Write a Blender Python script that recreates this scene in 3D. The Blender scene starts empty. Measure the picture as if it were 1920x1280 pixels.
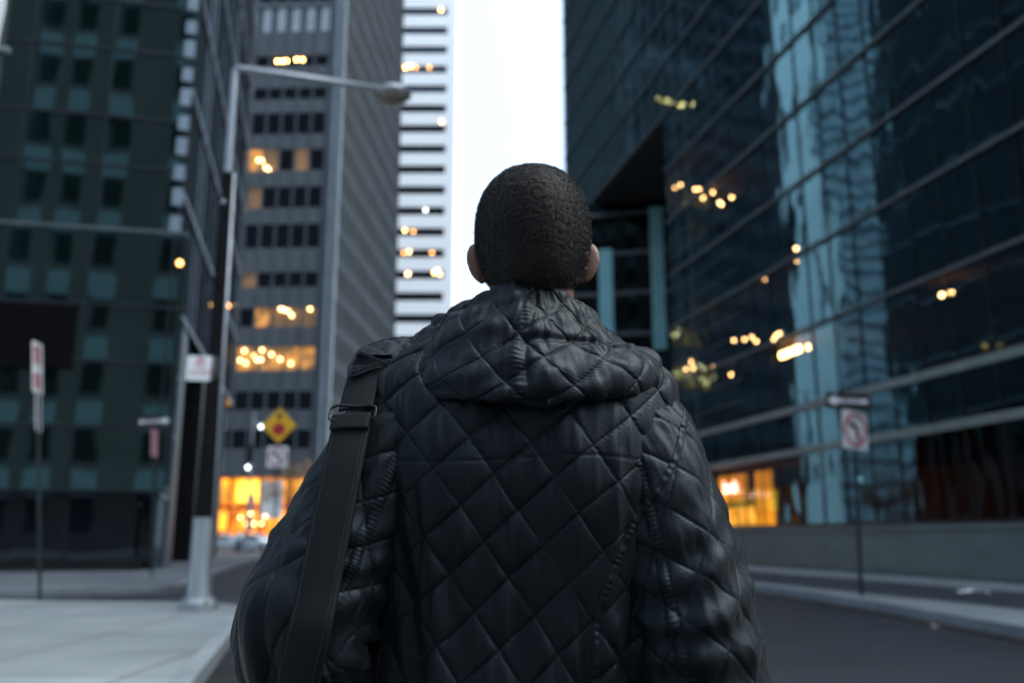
import bpy, bmesh, math, random
import numpy as np
from mathutils import Vector, Matrix
from mathutils.bvhtree import BVHTree
random.seed(7)
rng = np.random.default_rng(11)
S = bpy.context.scene
COL = S.collection
R = math.radians

# ------------------------------------------------------------------ camera, sky, light, exposure
F_PX, CAM_H = 1700.0, 1.25
PITCH = math.atan((1005 - 640) / F_PX)
cam_d = bpy.data.cameras.new('camera')
cam = bpy.data.objects.new('camera', cam_d)
COL.objects.link(cam)
cam.location = (0, 0, CAM_H)
cam.rotation_euler = (math.pi / 2 + PITCH, 0, 0)
cam_d.sensor_width = 36.0
cam_d.lens = 36.0 * F_PX / 1920.0
cam_d.clip_start = 0.05
cam_d.clip_end = 3000
cam_d.dof.use_dof = True
cam_d.dof.focus_distance = 1.17
cam_d.dof.aperture_fstop = 3.2
S.camera = cam

SUN_EL, SUN_AZ = R(62), R(88)
world = bpy.data.worlds.new('World')
S.world = world
world.use_nodes = True
wn = world.node_tree.nodes
sky = wn.new('ShaderNodeTexSky')
sky.sky_type = 'NISHITA'
sky.sun_disc = False
sky.sun_elevation = SUN_EL
sky.sun_rotation = SUN_AZ
sky.dust_density = 6.0
sky.air_density = 1.0
sky.ozone_density = 2.0
hsv = wn.new('ShaderNodeHueSaturation')
hsv.inputs['Saturation'].default_value = 0.75
world.node_tree.links.new(sky.outputs[0], hsv.inputs['Color'])
tone = wn.new('ShaderNodeMixRGB')                     # cool, flat dusk overcast
tone.blend_type = 'MULTIPLY'; tone.inputs[0].default_value = 1.0; tone.inputs[2].default_value = (0.90, 1.02, 1.06, 1)
world.node_tree.links.new(hsv.outputs[0], tone.inputs[1])
world.node_tree.links.new(tone.outputs[0], wn['Background'].inputs[0])
wn['Background'].inputs[1].default_value = 0.15
sun_d = bpy.data.lights.new('sun', 'SUN')
sun_d.energy = 0.5
sun_d.angle = R(40)
sun_d.color = (1.0, 0.98, 0.96)
sun = bpy.data.objects.new('sun', sun_d)
COL.objects.link(sun)
sv = Vector((math.sin(SUN_AZ) * math.cos(SUN_EL), math.cos(SUN_AZ) * math.cos(SUN_EL), math.sin(SUN_EL)))
sun.rotation_euler = sv.to_track_quat('Z', 'Y').to_euler()
S.view_settings.view_transform = 'Standard'
S.view_settings.look = 'None'
S.view_settings.gamma = 1
S.view_settings.exposure = 1.7
S.render.engine = 'CYCLES'
S.cycles.use_denoising = True
S.cycles.max_bounces = 6
S.cycles.transparent_max_bounces = 6
S.cycles.sample_clamp_indirect = 4.0
S.cycles.caustics_reflective = False
S.cycles.caustics_refractive = False

# ------------------------------------------------------------------ geometry helpers
cp, sp = math.cos(PITCH), math.sin(PITCH)
def ray(px, py):
    a = (px - 960) / F_PX; b = (640 - py) / F_PX
    return (a, cp - b * sp, sp + b * cp)
def at(px, py, Y):
    d = ray(px, py); k = Y / d[1]
    return Vector((d[0] * k, Y, CAM_H + d[2] * k))
def ground(px, py, z=0.0):
    d = ray(px, py); k = (z - CAM_H) / d[2]
    return Vector((d[0] * k, d[1] * k, z))
TH = math.atan((580 - 960) / F_PX * cp)              # heading of the main street
class Frame:                                          # local x across, local y along
    def __init__(self, ox, oy, az):
        self.o = (ox, oy); self.az = az
        self.d = (math.sin(az), math.cos(az)); self.n = (math.cos(az), -math.sin(az))
    def w(self, t, s, z=0.0):
        return Vector((self.o[0] + t * self.n[0] + s * self.d[0], self.o[1] + t * self.n[1] + s * self.d[1], z))
    def loc(self, x, y):
        x -= self.o[0]; y -= self.o[1]
        return (x * self.n[0] + y * self.n[1], x * self.d[0] + y * self.d[1])
    def hit_t(self, px, py, t):
        d = ray(px, py)
        o = self.loc(0, 0)
        dt = d[0] * self.n[0] + d[1] * self.n[1]; k = (t - o[0]) / dt
        return (self.loc(d[0] * k, d[1] * k)[1], CAM_H + d[2] * k)
    def hit_s(self, px, py, s):
        d = ray(px, py)
        o = self.loc(0, 0)
        ds = d[0] * self.d[0] + d[1] * self.d[1]; k = (s - o[1]) / ds
        return (self.loc(d[0] * k, d[1] * k)[0], CAM_H + d[2] * k)
ST = Frame(0, 0, TH)

def tag(o, label=None, cat=None, group=None, kind=None):
    if label: o['label'] = label
    if cat: o['category'] = cat
    if group: o['group'] = group
    if kind: o['kind'] = kind
    return o
def empty(name, loc=(0, 0, 0), rz=0.0, label=None, cat=None, group=None):
    o = bpy.data.objects.new(name, None)
    o.empty_display_size = 0.3
    COL.objects.link(o)
    o.location = loc; o.rotation_euler = (0, 0, rz)
    return tag(o, label, cat, group)
def link_mesh(name, me, mat=None, parent=None, smooth=False):
    o = bpy.data.objects.new(name, me)
    COL.objects.link(o)
    if mat is not None:
        for m in (mat if isinstance(mat, (list, tuple)) else [mat]): me.materials.append(m)
    if parent is not None: o.parent = parent
    if smooth: me.polygons.foreach_set('use_smooth', [True] * len(me.polygons))
    me.update()
    return o
class MB:
    def __init__(self): self.v = []; self.f = []; self.mi = []
    def add(self, vs, fs, mi=0):
        n = len(self.v); self.v += [tuple(p) for p in vs]
        for f in fs: self.f.append([n + i for i in f]); self.mi.append(mi)
        return self
    def box(self, x0, x1, y0, y1, z0, z1, mi=0):
        x0, x1 = min(x0, x1), max(x0, x1); y0, y1 = min(y0, y1), max(y0, y1); z0, z1 = min(z0, z1), max(z0, z1)
        vs = [(x0, y0, z0), (x1, y0, z0), (x1, y1, z0), (x0, y1, z0), (x0, y0, z1), (x1, y0, z1), (x1, y1, z1), (x0, y1, z1)]
        return self.add(vs, [(0, 3, 2, 1), (4, 5, 6, 7), (0, 1, 5, 4), (1, 2, 6, 5), (2, 3, 7, 6), (3, 0, 4, 7)], mi)
    def prism(self, pts, z0, z1, mi=0):                # pts counter-clockwise (x,y)
        n = len(pts)
        vs = [(p[0], p[1], z0) for p in pts] + [(p[0], p[1], z1) for p in pts]
        fs = [tuple(range(n))[::-1], tuple(range(n, 2 * n))] + [(i, (i + 1) % n, n + (i + 1) % n, n + i) for i in range(n)]
        return self.add(vs, fs, mi)
    def plate(self, pts, y0, y1, mi=0):                # outline in x,z extruded along y
        n = len(pts)
        vs = [(p[0], y0, p[1]) for p in pts] + [(p[0], y1, p[1]) for p in pts]
        fs = [tuple(range(n)), tuple(range(n, 2 * n))[::-1]] + [(i, n + i, n + (i + 1) % n, (i + 1) % n) for i in range(n)]
        return self.add(vs, fs, mi)
    def tube(self, pts, rad, n=12, cap=True, mi=0, twist=0.0):
        pts = [Vector(p) for p in pts]
        if not isinstance(rad, (list, tuple)): rad = [rad] * len(pts)
        rings = []; up = None
        for i, p in enumerate(pts):
            d = (pts[min(i + 1, len(pts) - 1)] - pts[max(i - 1, 0)]).normalized()
            if up is None: up = Vector((0, 1, 0)) if abs(d.y) < 0.9 else Vector((1, 0, 0))
            a = d.cross(up).normalized(); b = d.cross(a).normalized(); up = a.cross(d).normalized()
            rings.append([p + (a * math.cos(2 * math.pi * k / n + twist) + b * math.sin(2 * math.pi * k / n + twist)) * rad[i] for k in range(n)])
        vs = [v for r_ in rings for v in r_]; fs = []
        for i in range(len(pts) - 1):
            for k in range(n):
                k2 = (k + 1) % n
                fs.append((i * n + k, (i + 1) * n + k, (i + 1) * n + k2, i * n + k2))
        if cap: fs += [tuple(range(n)), tuple(range((len(pts) - 1) * n, len(pts) * n))[::-1]]
        return self.add(vs, fs, mi)
    def ball(self, c, r, nu=14, nv=9, mi=0):
        rx, ry, rz = r if isinstance(r, (tuple, list)) else (r, r, r)
        vs = [(c[0], c[1], c[2] + rz)]
        for j in range(1, nv):
            a = math.pi * j / nv
            for i in range(nu):
                b = 2 * math.pi * i / nu
                vs.append((c[0] + rx * math.sin(a) * math.cos(b), c[1] + ry * math.sin(a) * math.sin(b), c[2] + rz * math.cos(a)))
        vs.append((c[0], c[1], c[2] - rz)); L = len(vs) - 1
        fs = [(0, 1 + i, 1 + (i + 1) % nu) for i in range(nu)]
        for j in range(nv - 2):
            for i in range(nu):
                a0 = 1 + j * nu
                fs.append((a0 + i, a0 + nu + i, a0 + nu + (i + 1) % nu, a0 + (i + 1) % nu))
        a0 = 1 + (nv - 2) * nu
        fs += [(a0 + i, L, a0 + (i + 1) % nu) for i in range(nu)]
        return self.add(vs, fs, mi)
    def off(self, dx, dy, dz=0.0):
        self.v = [(p[0] + dx, p[1] + dy, p[2] + dz) for p in self.v]; return self
    def build(self, name, mat, parent=None, smooth=False, bevel=0.0, auto=False):
        me = bpy.data.meshes.new(name)
        me.from_pydata(self.v, [], self.f); me.validate()
        if len(self.mi) == len(me.polygons) and any(self.mi):
            me.polygons.foreach_set('material_index', self.mi)
        if bevel > 0:
            bm = bmesh.new(); bm.from_mesh(me)
            bmesh.ops.bevel(bm, geom=[e for e in bm.edges], offset=bevel, segments=2, affect='EDGES', clamp_overlap=True)
            bm.to_mesh(me); bm.free()
        bm = bmesh.new(); bm.from_mesh(me); bmesh.ops.recalc_face_normals(bm, faces=bm.faces); bm.to_mesh(me); bm.free()
        o = link_mesh(name, me, mat, parent, smooth)
        if auto: me.set_sharp_from_angle(angle=R(35))
        return o
def text_part(name, body, size, mat, parent, loc, rot=(math.pi / 2, 0, 0), ext=0.001, sx=1.0, bold=0.0):
    cu = bpy.data.curves.new(name, 'FONT')
    cu.body = body; cu.size = size; cu.align_x = 'CENTER'; cu.align_y = 'CENTER'; cu.extrude = ext; cu.offset = bold
    t = bpy.data.objects.new(name, cu); COL.objects.link(t)
    me = bpy.data.meshes.new_from_object(t.evaluated_get(bpy.context.evaluated_depsgraph_get()))
    bpy.data.objects.remove(t); me.materials.clear()
    o = link_mesh(name, me, mat, parent)
    o.location = loc; o.rotation_euler = rot; o.scale = (sx, 1, 1)
    return o

# ------------------------------------------------------------------ materials
def new_mat(name):
    m = bpy.data.materials.new(name); m.use_nodes = True
    nt = m.node_tree
    return m, nt, nt.nodes['Principled BSDF']
def noise_col(nt, bsdf, c0, c1, scale, detail=5, stretch=(1, 1, 1), lo=0.3, hi=0.7, coord='Object'):
    tc = nt.nodes.new('ShaderNodeTexCoord'); mp = nt.nodes.new('ShaderNodeMapping'); mp.inputs['Scale'].default_value = stretch
    nz = nt.nodes.new('ShaderNodeTexNoise'); nz.inputs['Scale'].default_value = scale; nz.inputs['Detail'].default_value = detail
    cr = nt.nodes.new('ShaderNodeValToRGB')
    cr.color_ramp.elements[0].position = lo; cr.color_ramp.elements[0].color = (*c0, 1)
    cr.color_ramp.elements[1].position = hi; cr.color_ramp.elements[1].color = (*c1, 1)
    L = nt.links.new
    L(tc.outputs[coord], mp.inputs[0]); L(mp.outputs[0], nz.inputs['Vector']); L(nz.outputs['Fac'], cr.inputs[0])
    if bsdf is not None: L(cr.outputs[0], bsdf.inputs['Base Color'])
    return mp, nz, cr
def bump(nt, bsdf, scale, dist, stretch=(1, 1, 1), detail=4, strength=1.0, chain=None):
    tc = nt.nodes.new('ShaderNodeTexCoord'); mp = nt.nodes.new('ShaderNodeMapping'); mp.inputs['Scale'].default_value = stretch
    nz = nt.nodes.new('ShaderNodeTexNoise'); nz.inputs['Scale'].default_value = scale; nz.inputs['Detail'].default_value = detail
    b = nt.nodes.new('ShaderNodeBump'); b.inputs['Distance'].default_value = dist; b.inputs['Strength'].default_value = strength
    L = nt.links.new
    L(tc.outputs['Object'], mp.inputs[0]); L(mp.outputs[0], nz.inputs['Vector']); L(nz.outputs['Fac'], b.inputs['Height'])
    if chain is not None: L(chain.outputs[0], b.inputs['Normal'])
    if bsdf is not None: L(b.outputs[0], bsdf.inputs['Normal'])
    return b
def surf(name, c0, c1=None, scale=3.0, rough=0.7, metal=0.0, bmp=None, stretch=(1, 1, 1), spec=0.5, detail=5):
    m, nt, b = new_mat(name)
    c1 = c1 or tuple(x * 1.25 for x in c0)
    noise_col(nt, b, c0, c1, scale, detail, stretch)
    b.inputs['Roughness'].default_value = rough; b.inputs['Metallic'].default_value = metal
    b.inputs['Specular IOR Level'].default_value = spec
    if bmp: bump(nt, b, bmp[0], bmp[1])
    return m
def emit(name, col, strength, vary=None, base=(0.3, 0.2, 0.1), light=True):
    m, nt, b = new_mat(name)
    b.inputs['Base Color'].default_value = (*base, 1)
    b.inputs['Emission Color'].default_value = (*col, 1)
    b.inputs['Emission Strength'].default_value = strength
    if vary:
        mp, nz, cr = noise_col(nt, None, tuple(c * vary[1] for c in col), col, vary[0], 3, stretch=vary[2] if len(vary) > 2 else (1, 1, 1), lo=0.38, hi=0.62)
        nt.links.new(cr.outputs[0], b.inputs['Emission Color'])
    if not light: m.cycles.emission_sampling = 'NONE'
    return m
def glass_wall(name, tint, dark, ior, wob=(0.35, 0.02), trans=0.0, power=1.0):
    """tinted curtain-wall glass: fresnel mirror over a dark or see-through body, panes slightly warped"""
    m, nt, b = new_mat(name)
    N_, L = nt.nodes, nt.links.new
    out = N_['Material Output']
    b.inputs['Base Color'].default_value = (*dark, 1); b.inputs['Roughness'].default_value = 0.5; b.inputs['Specular IOR Level'].default_value = 0.0
    gl = N_.new('ShaderNodeBsdfGlossy'); gl.inputs['Color'].default_value = (*tint, 1); gl.inputs['Roughness'].default_value = 0.03
    fr = N_.new('ShaderNodeFresnel'); fr.inputs['IOR'].default_value = ior
    mix = N_.new('ShaderNodeMixShader')
    bp = bump(nt, None, wob[0], wob[1], stretch=(1, 1, 0.8), detail=1.5)
    bp2 = bump(nt, None, wob[0] * 4, wob[1] * 0.16, stretch=(1, 1, 0.35), detail=1, chain=bp)
    L(bp2.outputs[0], gl.inputs['Normal'])
    pw = N_.new('ShaderNodeMath'); pw.operation = 'POWER'; pw.inputs[1].default_value = power
    L(fr.outputs[0], pw.inputs[0]); L(pw.outputs[0], mix.inputs[0])
    body = b
    if trans > 0:
        tr = N_.new('ShaderNodeBsdfTransparent'); tr.inputs[0].default_value = (trans, trans, trans * 0.95, 1)
        mx = N_.new('ShaderNodeMixShader'); mx.inputs[0].default_value = 0.75
        L(b.outputs[0], mx.inputs[1]); L(tr.outputs[0], mx.inputs[2]); body = mx
    L(body.outputs[0], mix.inputs[1]); L(gl.outputs[0], mix.inputs[2]); L(mix.outputs[0], out.inputs[0])
    return m

M = {}
M['glass_right'] = glass_wall('glass_right', (0.44, 0.82, 1.0), (0.003, 0.003, 0.004), 2.1, (0.30, 0.055), trans=0.72)
M['glass_recess'] = glass_wall('glass_recess', (0.5, 0.8, 0.85), (0.002, 0.003, 0.004), 1.35, (0.4, 0.01))
M['glass_front'] = glass_wall('glass_front', (0.44, 0.62, 0.66), (0.004, 0.010, 0.009), 2.4, (0.30, 0.012))
M['glass_side'] = glass_wall('glass_side', (0.62, 0.78, 0.86), (0.020, 0.023, 0.026), 1.7, (0.4, 0.02), power=1.4)
M['sky_reflection_cyan'] = glass_wall('sky_reflection_cyan', (0.8, 0.9, 0.95), (0.40, 0.80, 0.86), 1.6, (0.4, 0.02))
M['glass_dark'] = glass_wall('glass_dark', (0.6, 0.7, 0.8), (0.008, 0.010, 0.013), 1.6, (0.5, 0.01))
M['glass_pale'] = glass_wall('glass_pale', (0.8, 0.9, 0.95), (0.74, 0.84, 0.88), 1.6, (0.4, 0.02))
M['band_grey'] = surf('band_grey', (0.10, 0.115, 0.12), (0.15, 0.165, 0.17), 1.5, 0.45, 0.3)
M['band_light'] = surf('band_light', (0.19, 0.22, 0.20), (0.26, 0.29, 0.27), 1.2, 0.45, 0.1)
M['mullion_dark'] = surf('mullion_dark', (0.02, 0.022, 0.025), None, 2, 0.4, 0.5)
M['mullion_green'] = surf('mullion_green', (0.020, 0.028, 0.030), None, 2, 0.4, 0.4)
M['mullion_light'] = surf('mullion_light', (0.22, 0.25, 0.29), None, 2, 0.4, 0.3)
M['black_pillar'] = surf('black_pillar', (0.006, 0.006, 0.007), (0.012, 0.012, 0.013), 2, 0.35)
M['base_stone'] = surf('base_stone', (0.115, 0.145, 0.135), (0.16, 0.19, 0.18), 0.8, 0.55, bmp=(30, 0.001), stretch=(1, 1, 2))
M['soffit'] = surf('soffit', (0.06, 0.065, 0.07), None, 1, 0.6)
M['interior'] = surf('interior', (0.06, 0.035, 0.02), (0.20, 0.11, 0.06), 0.25, 0.8, stretch=(1, 1, 0.3))
M['tower_grey'] = surf('tower_grey', (0.085, 0.10, 0.115), (0.115, 0.133, 0.150), 0.15, 0.6)
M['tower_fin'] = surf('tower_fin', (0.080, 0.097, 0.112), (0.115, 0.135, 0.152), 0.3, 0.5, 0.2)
M['side_fin_shaded'] = surf('side_fin_shaded', (0.040, 0.048, 0.056), (0.055, 0.065, 0.075), 0.3, 0.85, spec=0.1)  # darker copy of tower_fin, the side face's shade put into the colour
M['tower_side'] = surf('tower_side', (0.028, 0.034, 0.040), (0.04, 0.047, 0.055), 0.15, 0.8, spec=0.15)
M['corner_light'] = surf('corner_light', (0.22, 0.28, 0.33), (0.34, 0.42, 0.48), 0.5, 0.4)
M['white_tower'] = surf('white_tower', (0.85, 0.86, 0.86), (0.90, 0.91, 0.91), 0.08, 0.6)
M['stone'] = surf('stone', (0.24, 0.23, 0.21), (0.33, 0.315, 0.285), 0.2, 0.8)
M['brick'] = surf('brick', (0.05, 0.035, 0.03), (0.08, 0.055, 0.045), 0.3, 0.9)
M['sill'] = surf('sill', (0.50, 0.74, 0.78), (0.58, 0.82, 0.86), 0.8, 0.7)
M['louvre'] = surf('louvre', (0.010, 0.008, 0.008), (0.012, 0.010, 0.010), 2, 0.8, spec=0.1)
M['galv'] = surf('galv', (0.30, 0.33, 0.36), (0.42, 0.45, 0.48), 9, 0.42, 0.6, bmp=(60, 0.0005), stretch=(1, 1, 0.2))
M['pole_black'] = surf('pole_black', (0.006, 0.006, 0.007), (0.010, 0.010, 0.010), 6, 0.7, spec=0.1)
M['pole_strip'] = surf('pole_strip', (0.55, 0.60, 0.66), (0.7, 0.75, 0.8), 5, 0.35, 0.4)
M['pole_green'] = surf('pole_green', (0.010, 0.018, 0.018), (0.018, 0.028, 0.028), 12, 0.6)
M['sign_white'] = surf('sign_white', (0.85, 0.85, 0.86), (0.90, 0.90, 0.90), 8, 0.5)
M['sign_red'] = surf('sign_red', (0.42, 0.012, 0.02), (0.5, 0.02, 0.03), 8, 0.5)
M['sign_pink'] = surf('sign_pink', (0.55, 0.25, 0.30), (0.62, 0.32, 0.36), 8, 0.5)
M['sign_black'] = surf('sign_black', (0.012, 0.013, 0.014), (0.02, 0.02, 0.022), 8, 0.5)
M['sign_yellow'] = surf('sign_yellow', (0.85, 0.42, 0.01), (0.95, 0.50, 0.02), 6, 0.5)
M['lens_glass'] = surf('lens_glass', (0.25, 0.22, 0.18), (0.35, 0.30, 0.24), 20, 0.25)
M['lamp_amber'] = emit('lamp_amber', (1.0, 0.52, 0.16), 11.0, light=False)
M['lamp_warm'] = emit('lamp_warm', (1.0, 0.62, 0.26), 6.0, light=False)
M['lamp_room'] = emit('lamp_room', (1.0, 0.56, 0.22), 8.0, light=False)
M['lamp_white'] = emit('lamp_white', (0.8, 0.92, 1.0), 4.0, light=False)
M['lamp_dim'] = emit('lamp_dim', (1.0, 0.42, 0.12), 3.5, light=False)
M['win_amber'] = emit('win_amber', (0.60, 0.24, 0.03), 0.5, vary=(0.9, 0.06), light=False)
M['win_dimamber'] = emit('win_dimamber', (0.16, 0.06, 0.02), 0.28, vary=(0.7, 0.2), light=False)
M['win_blind'] = surf('win_blind', (0.42, 0.46, 0.50), None, 1, 0.7)
M['shop_amber'] = emit('shop_amber', (1.0, 0.36, 0.02), 0.9, vary=(0.35, 0.35), light=True)
M['shop_orange'] = emit('shop_orange', (0.9, 0.20, 0.01), 0.7, vary=(0.6, 0.25), light=True)
M['shop_yellow'] = emit('shop_yellow', (1.0, 0.52, 0.05), 1.15, vary=(0.5, 0.6), light=True)
M['shop_window'] = emit('shop_window', (1.0, 0.33, 0.015), 0.75, vary=(0.5, 0.35), light=False)
M['shop_dimwall'] = emit('shop_dimwall', (0.7, 0.28, 0.03), 1.5, vary=(1.2, 0.1), light=False)
M['sign_lit'] = emit('sign_lit', (1.0, 0.30, 0.25), 7.0, light=False)

def ground_mat(name, c0, c1, scale, crack=None, rough=0.85, bmpd=0.003, joints=None, rot=0.0):
    m, nt, b = new_mat(name); L = nt.links.new; N_ = nt.nodes
    mp, nz, cr = noise_col(nt, None, c0, c1, scale, 8, coord='Object', lo=0.32, hi=0.68)
    nz2 = N_.new('ShaderNodeTexNoise'); nz2.inputs['Scale'].default_value = 90; nz2.inputs['Detail'].default_value = 3
    L(mp.outputs[0], nz2.inputs['Vector'])
    mul = N_.new('ShaderNodeMixRGB'); mul.blend_type = 'MULTIPLY'; mul.inputs[0].default_value = 0.6
    cr2 = N_.new('ShaderNodeValToRGB'); cr2.color_ramp.elements[0].position = 0.3; cr2.color_ramp.elements[0].color = (0.6, 0.6, 0.6, 1)
    cr2.color_ramp.elements[1].position = 0.65
    L(nz2.outputs['Fac'], cr2.inputs[0]); L(cr.outputs[0], mul.inputs[1]); L(cr2.outputs[0], mul.inputs[2])
    last = mul
    if joints:
        br = N_.new('ShaderNodeTexBrick'); br.offset = 0.0; br.inputs['Scale'].default_value = 1.0
        br.inputs['Brick Width'].default_value = joints[0]; br.inputs['Row Height'].default_value = joints[1]
        br.inputs['Mortar Size'].default_value = 0.02; br.inputs['Mortar Smooth'].default_value = 0.3
        br.inputs['Color1'].default_value = (1, 1, 1, 1); br.inputs['Color2'].default_value = (0.90, 0.90, 0.90, 1); br.inputs['Mortar'].default_value = (0.35, 0.35, 0.35, 1)
        mp2 = N_.new('ShaderNodeMapping'); mp2.inputs['Rotation'].default_value = (0, 0, rot)
        L(mp.inputs[0].links[0].from_socket, mp2.inputs[0]); L(mp2.outputs[0], br.inputs['Vector'])
        mj = N_.new('ShaderNodeMixRGB'); mj.blend_type = 'MULTIPLY'; mj.inputs[0].default_value = 1.0
        L(last.outputs[0], mj.inputs[1]); L(br.outputs['Color'], mj.inputs[2]); last = mj
    L(last.outputs[0], b.inputs['Base Color']); b.inputs['Roughness'].default_value = rough; b.inputs['Specular IOR Level'].default_value = 0.2
    bump(nt, b, 120, bmpd)
    return m
M['asphalt'] = ground_mat('asphalt', (0.018, 0.021, 0.026), (0.030, 0.034, 0.041), 0.5, rough=0.7)
M['ground'] = ground_mat('ground', (0.05, 0.05, 0.055), (0.07, 0.07, 0.075), 0.2)
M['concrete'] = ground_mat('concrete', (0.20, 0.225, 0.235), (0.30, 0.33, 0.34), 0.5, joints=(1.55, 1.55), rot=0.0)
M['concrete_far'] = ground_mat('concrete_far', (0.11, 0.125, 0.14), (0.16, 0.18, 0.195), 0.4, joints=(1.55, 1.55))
M['kerb'] = ground_mat('kerb', (0.20, 0.225, 0.24), (0.30, 0.33, 0.35), 1.2)
M['paver_dark'] = ground_mat('paver_dark', (0.035, 0.042, 0.048), (0.055, 0.062, 0.07), 1.0)
M['gutter'] = ground_mat('gutter', (0.010, 0.011, 0.013), (0.022, 0.024, 0.026), 2.0)
M['paint'] = ground_mat('paint', (0.25, 0.26, 0.27), (0.42, 0.43, 0.44), 4)

# ------------------------------------------------------------------ ground, roads, pavements
def sheet(name, pts, z, mat, kind='structure'):
    o = MB().add([(p[0], p[1], z) for p in pts], [tuple(range(len(pts)))]).build(name, mat)
    return tag(o, kind=kind)
def subsheet(name, x0, x1, y0, y1, z, mat):
    return sheet(name, [(x0, y0), (x1, y0), (x1, y1), (x0, y1)], z, mat)
subsheet('ground', -900, 900, -900, 900, -0.012, M['ground'])
W = ST.w
def poly_w(pts): return [tuple(W(t, s)[:2]) for t, s in pts]
sheet('road', poly_w([(-3.2, -60), (11.5, -60), (11.5, 120), (-3.2, 120)]), -0.004, M['asphalt'])
sheet('cross_street', poly_w([(-90, 16), (-3.2, 16), (-3.2, 24), (-90, 24)]), -0.006, M['asphalt'])
def arc(cx, cy, r, a0, a1, n=8):
    return [(cx + r * math.cos(a0 + (a1 - a0) * i / n), cy + r * math.sin(a0 + (a1 - a0) * i / n)) for i in range(n + 1)]
def pavement(name, kname, inner, outer, mat, parent_kind='structure'):
    """slab polygon (ccw, t/s) with a kerbstone course that is a real step"""
    sl = MB().prism([tuple(W(t, s)[:2]) for t, s in inner], -0.05, 0.15).build(name, mat); tag(sl, kind='structure')
    n = len(outer)
    kb = MB()
    for i in range(n - 1):
        (a, b), (c, d) = outer[i], outer[i + 1]
        (e, f), (g, h) = inner[i], inner[i + 1]
        q = [W(a, b), W(c, d), W(g, h), W(e, f)]
        vs = [(p.x, p.y, 0.146) for p in q] + [(p.x, p.y, -0.05) for p in q]
        kb.add(vs, [(0, 1, 2, 3), (7, 6, 5, 4), (0, 4, 5, 1), (1, 5, 6, 2), (2, 6, 7, 3), (3, 7, 4, 0)])
    tag(kb.build(kname, M['kerb']), kind='structure')
K = 0.17
# near left pavement: street kerb at t=-0.78, corner, cross street kerb at s=18.2
inn = [(-0.78 - K, -40), (-0.78 - K, 13.2)] + arc(-3.2, 14.9, 2.42 - K, R(-10), R(80), 9) + [(-5.4, 18.35 - K), (-70, 18.9 - K)]
out = [(-0.78, -40), (-0.78, 13.2)] + arc(-3.2, 14.9, 2.42, R(-10), R(80), 9) + [(-5.4, 18.35), (-70, 18.9)]
inn[1] = (-0.85 - K, 13.2); out[1] = (-0.85, 13.2)
pavement('pavement', 'kerb', inn + [(-70, -40)], out, M['concrete'])
# far left pavement round the green glass building
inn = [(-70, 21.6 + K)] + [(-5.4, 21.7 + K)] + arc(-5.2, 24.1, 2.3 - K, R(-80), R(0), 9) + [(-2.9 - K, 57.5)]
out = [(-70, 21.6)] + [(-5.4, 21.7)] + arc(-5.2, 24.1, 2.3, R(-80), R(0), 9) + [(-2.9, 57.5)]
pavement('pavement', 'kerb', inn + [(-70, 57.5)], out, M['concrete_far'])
# right pavement
rk = [(7.2, -40), (7.4, 2), (8.0, 6), (8.82, 10.3), (9.35, 13.0), (9.95, 16.6), (10.26, 20.6), (10.4, 30), (10.4, 64)]
rk = rk[::-1]
inn = [(t + K, s) for t, s in rk]
pavement('pavement', 'kerb', inn + [(18.6, -40), (18.6, 64)], rk, M['concrete'])
def strip(name, tt, s0, s1, z, mat):
    sheet(name, poly_w([(tt[0], s0), (tt[1], s0), (tt[1], s1), (tt[0], s1)]), z, mat)
sheet('pavement', poly_w([(10.75, 2), (14.0, 2), (14.0, 58), (10.95, 58)]), 0.154, M['paver_dark'])
strip('pavement', (16.6, 18.2), 2, 58, 0.154, M['paver_dark'])
# worn crossing line on the far road
gk = [(10.26, 20.6), (9.95, 16.6), (9.35, 13.0), (8.82, 10.3), (8.0, 6)]
sheet('gutter', poly_w([(t - .42, s) for t, s in gk] + [(t - .002, s) for t, s in gk[::-1]]), 0.0, M['gutter'])
sheet('gutter', poly_w([(-0.84, -10), (-0.5, -10), (-0.5, 13.2), (-0.84, 13.2)]), 0.0, M['gutter'])
sheet('road_marking', poly_w([(-2.6, 19.2), (-2.2, 19.2), (9.0, 20.4), (9.0, 20.7)]), 0.004, M['paint'])

# ------------------------------------------------------------------ left building: dark green glass
T0, S0 = -5.1, 33.1
gb = empty('glass_building', W(T0, S0), -TH, 'dark green glass office block on the left corner, mirroring a stone building', 'building')
def L_(mb): return mb
H_L = 95
CW = 9.2                                              # underside of the side curtain wall
Wf, Df = 34.0, 25.2                                   # front width, side length
zs = [2.73, 4.87, 7.1, 9.07, 11.79, 14.34, 16.25, 18.9, 20.9, 23.5, 25.5, 28.1, 30.1, 32.7, 34.7]
while zs[-1] < H_L - 3: zs += [zs[-1] + 2.6, zs[-1] + 4.6]
MB().box(-Wf, 0, 0.0, 0.3, 11.75, H_L).build('front_glass', M['glass_front'], gb)
MB().box(-Wf, 0.30, -0.45, 0.3, 2.73, 11.75).build('front_glass', M['glass_front'], gb)
MB().box(-Wf, 0.33, -0.50, -0.003, 11.752, 11.86).build('coping', M['band_grey'], gb)
MB().box(-0.4, 0, 0.3, Df, CW, H_L).build('side_glass', M['glass_side'], gb)
MB().box(-Wf, -0.4, 0.3, Df, H_L - 0.5, H_L - 0.1).box(-Wf, -0.4, Df - 0.3, Df, 0.15, H_L - 0.5).box(-Wf, -Wf + .3, 0.3, Df - .3, 0.15, H_L - .5).build('roof', M['tower_grey'], gb)
MB().box(-Wf, -0.6, 0.02, 0.3, 0.3, 2.73).build('ground_floor_glass', M['glass_dark'], gb)
MB().box(-Wf, -0.3, -0.12, 0.25, 0.15, 0.42).build('plinth', M['black_pillar'], gb)
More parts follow.
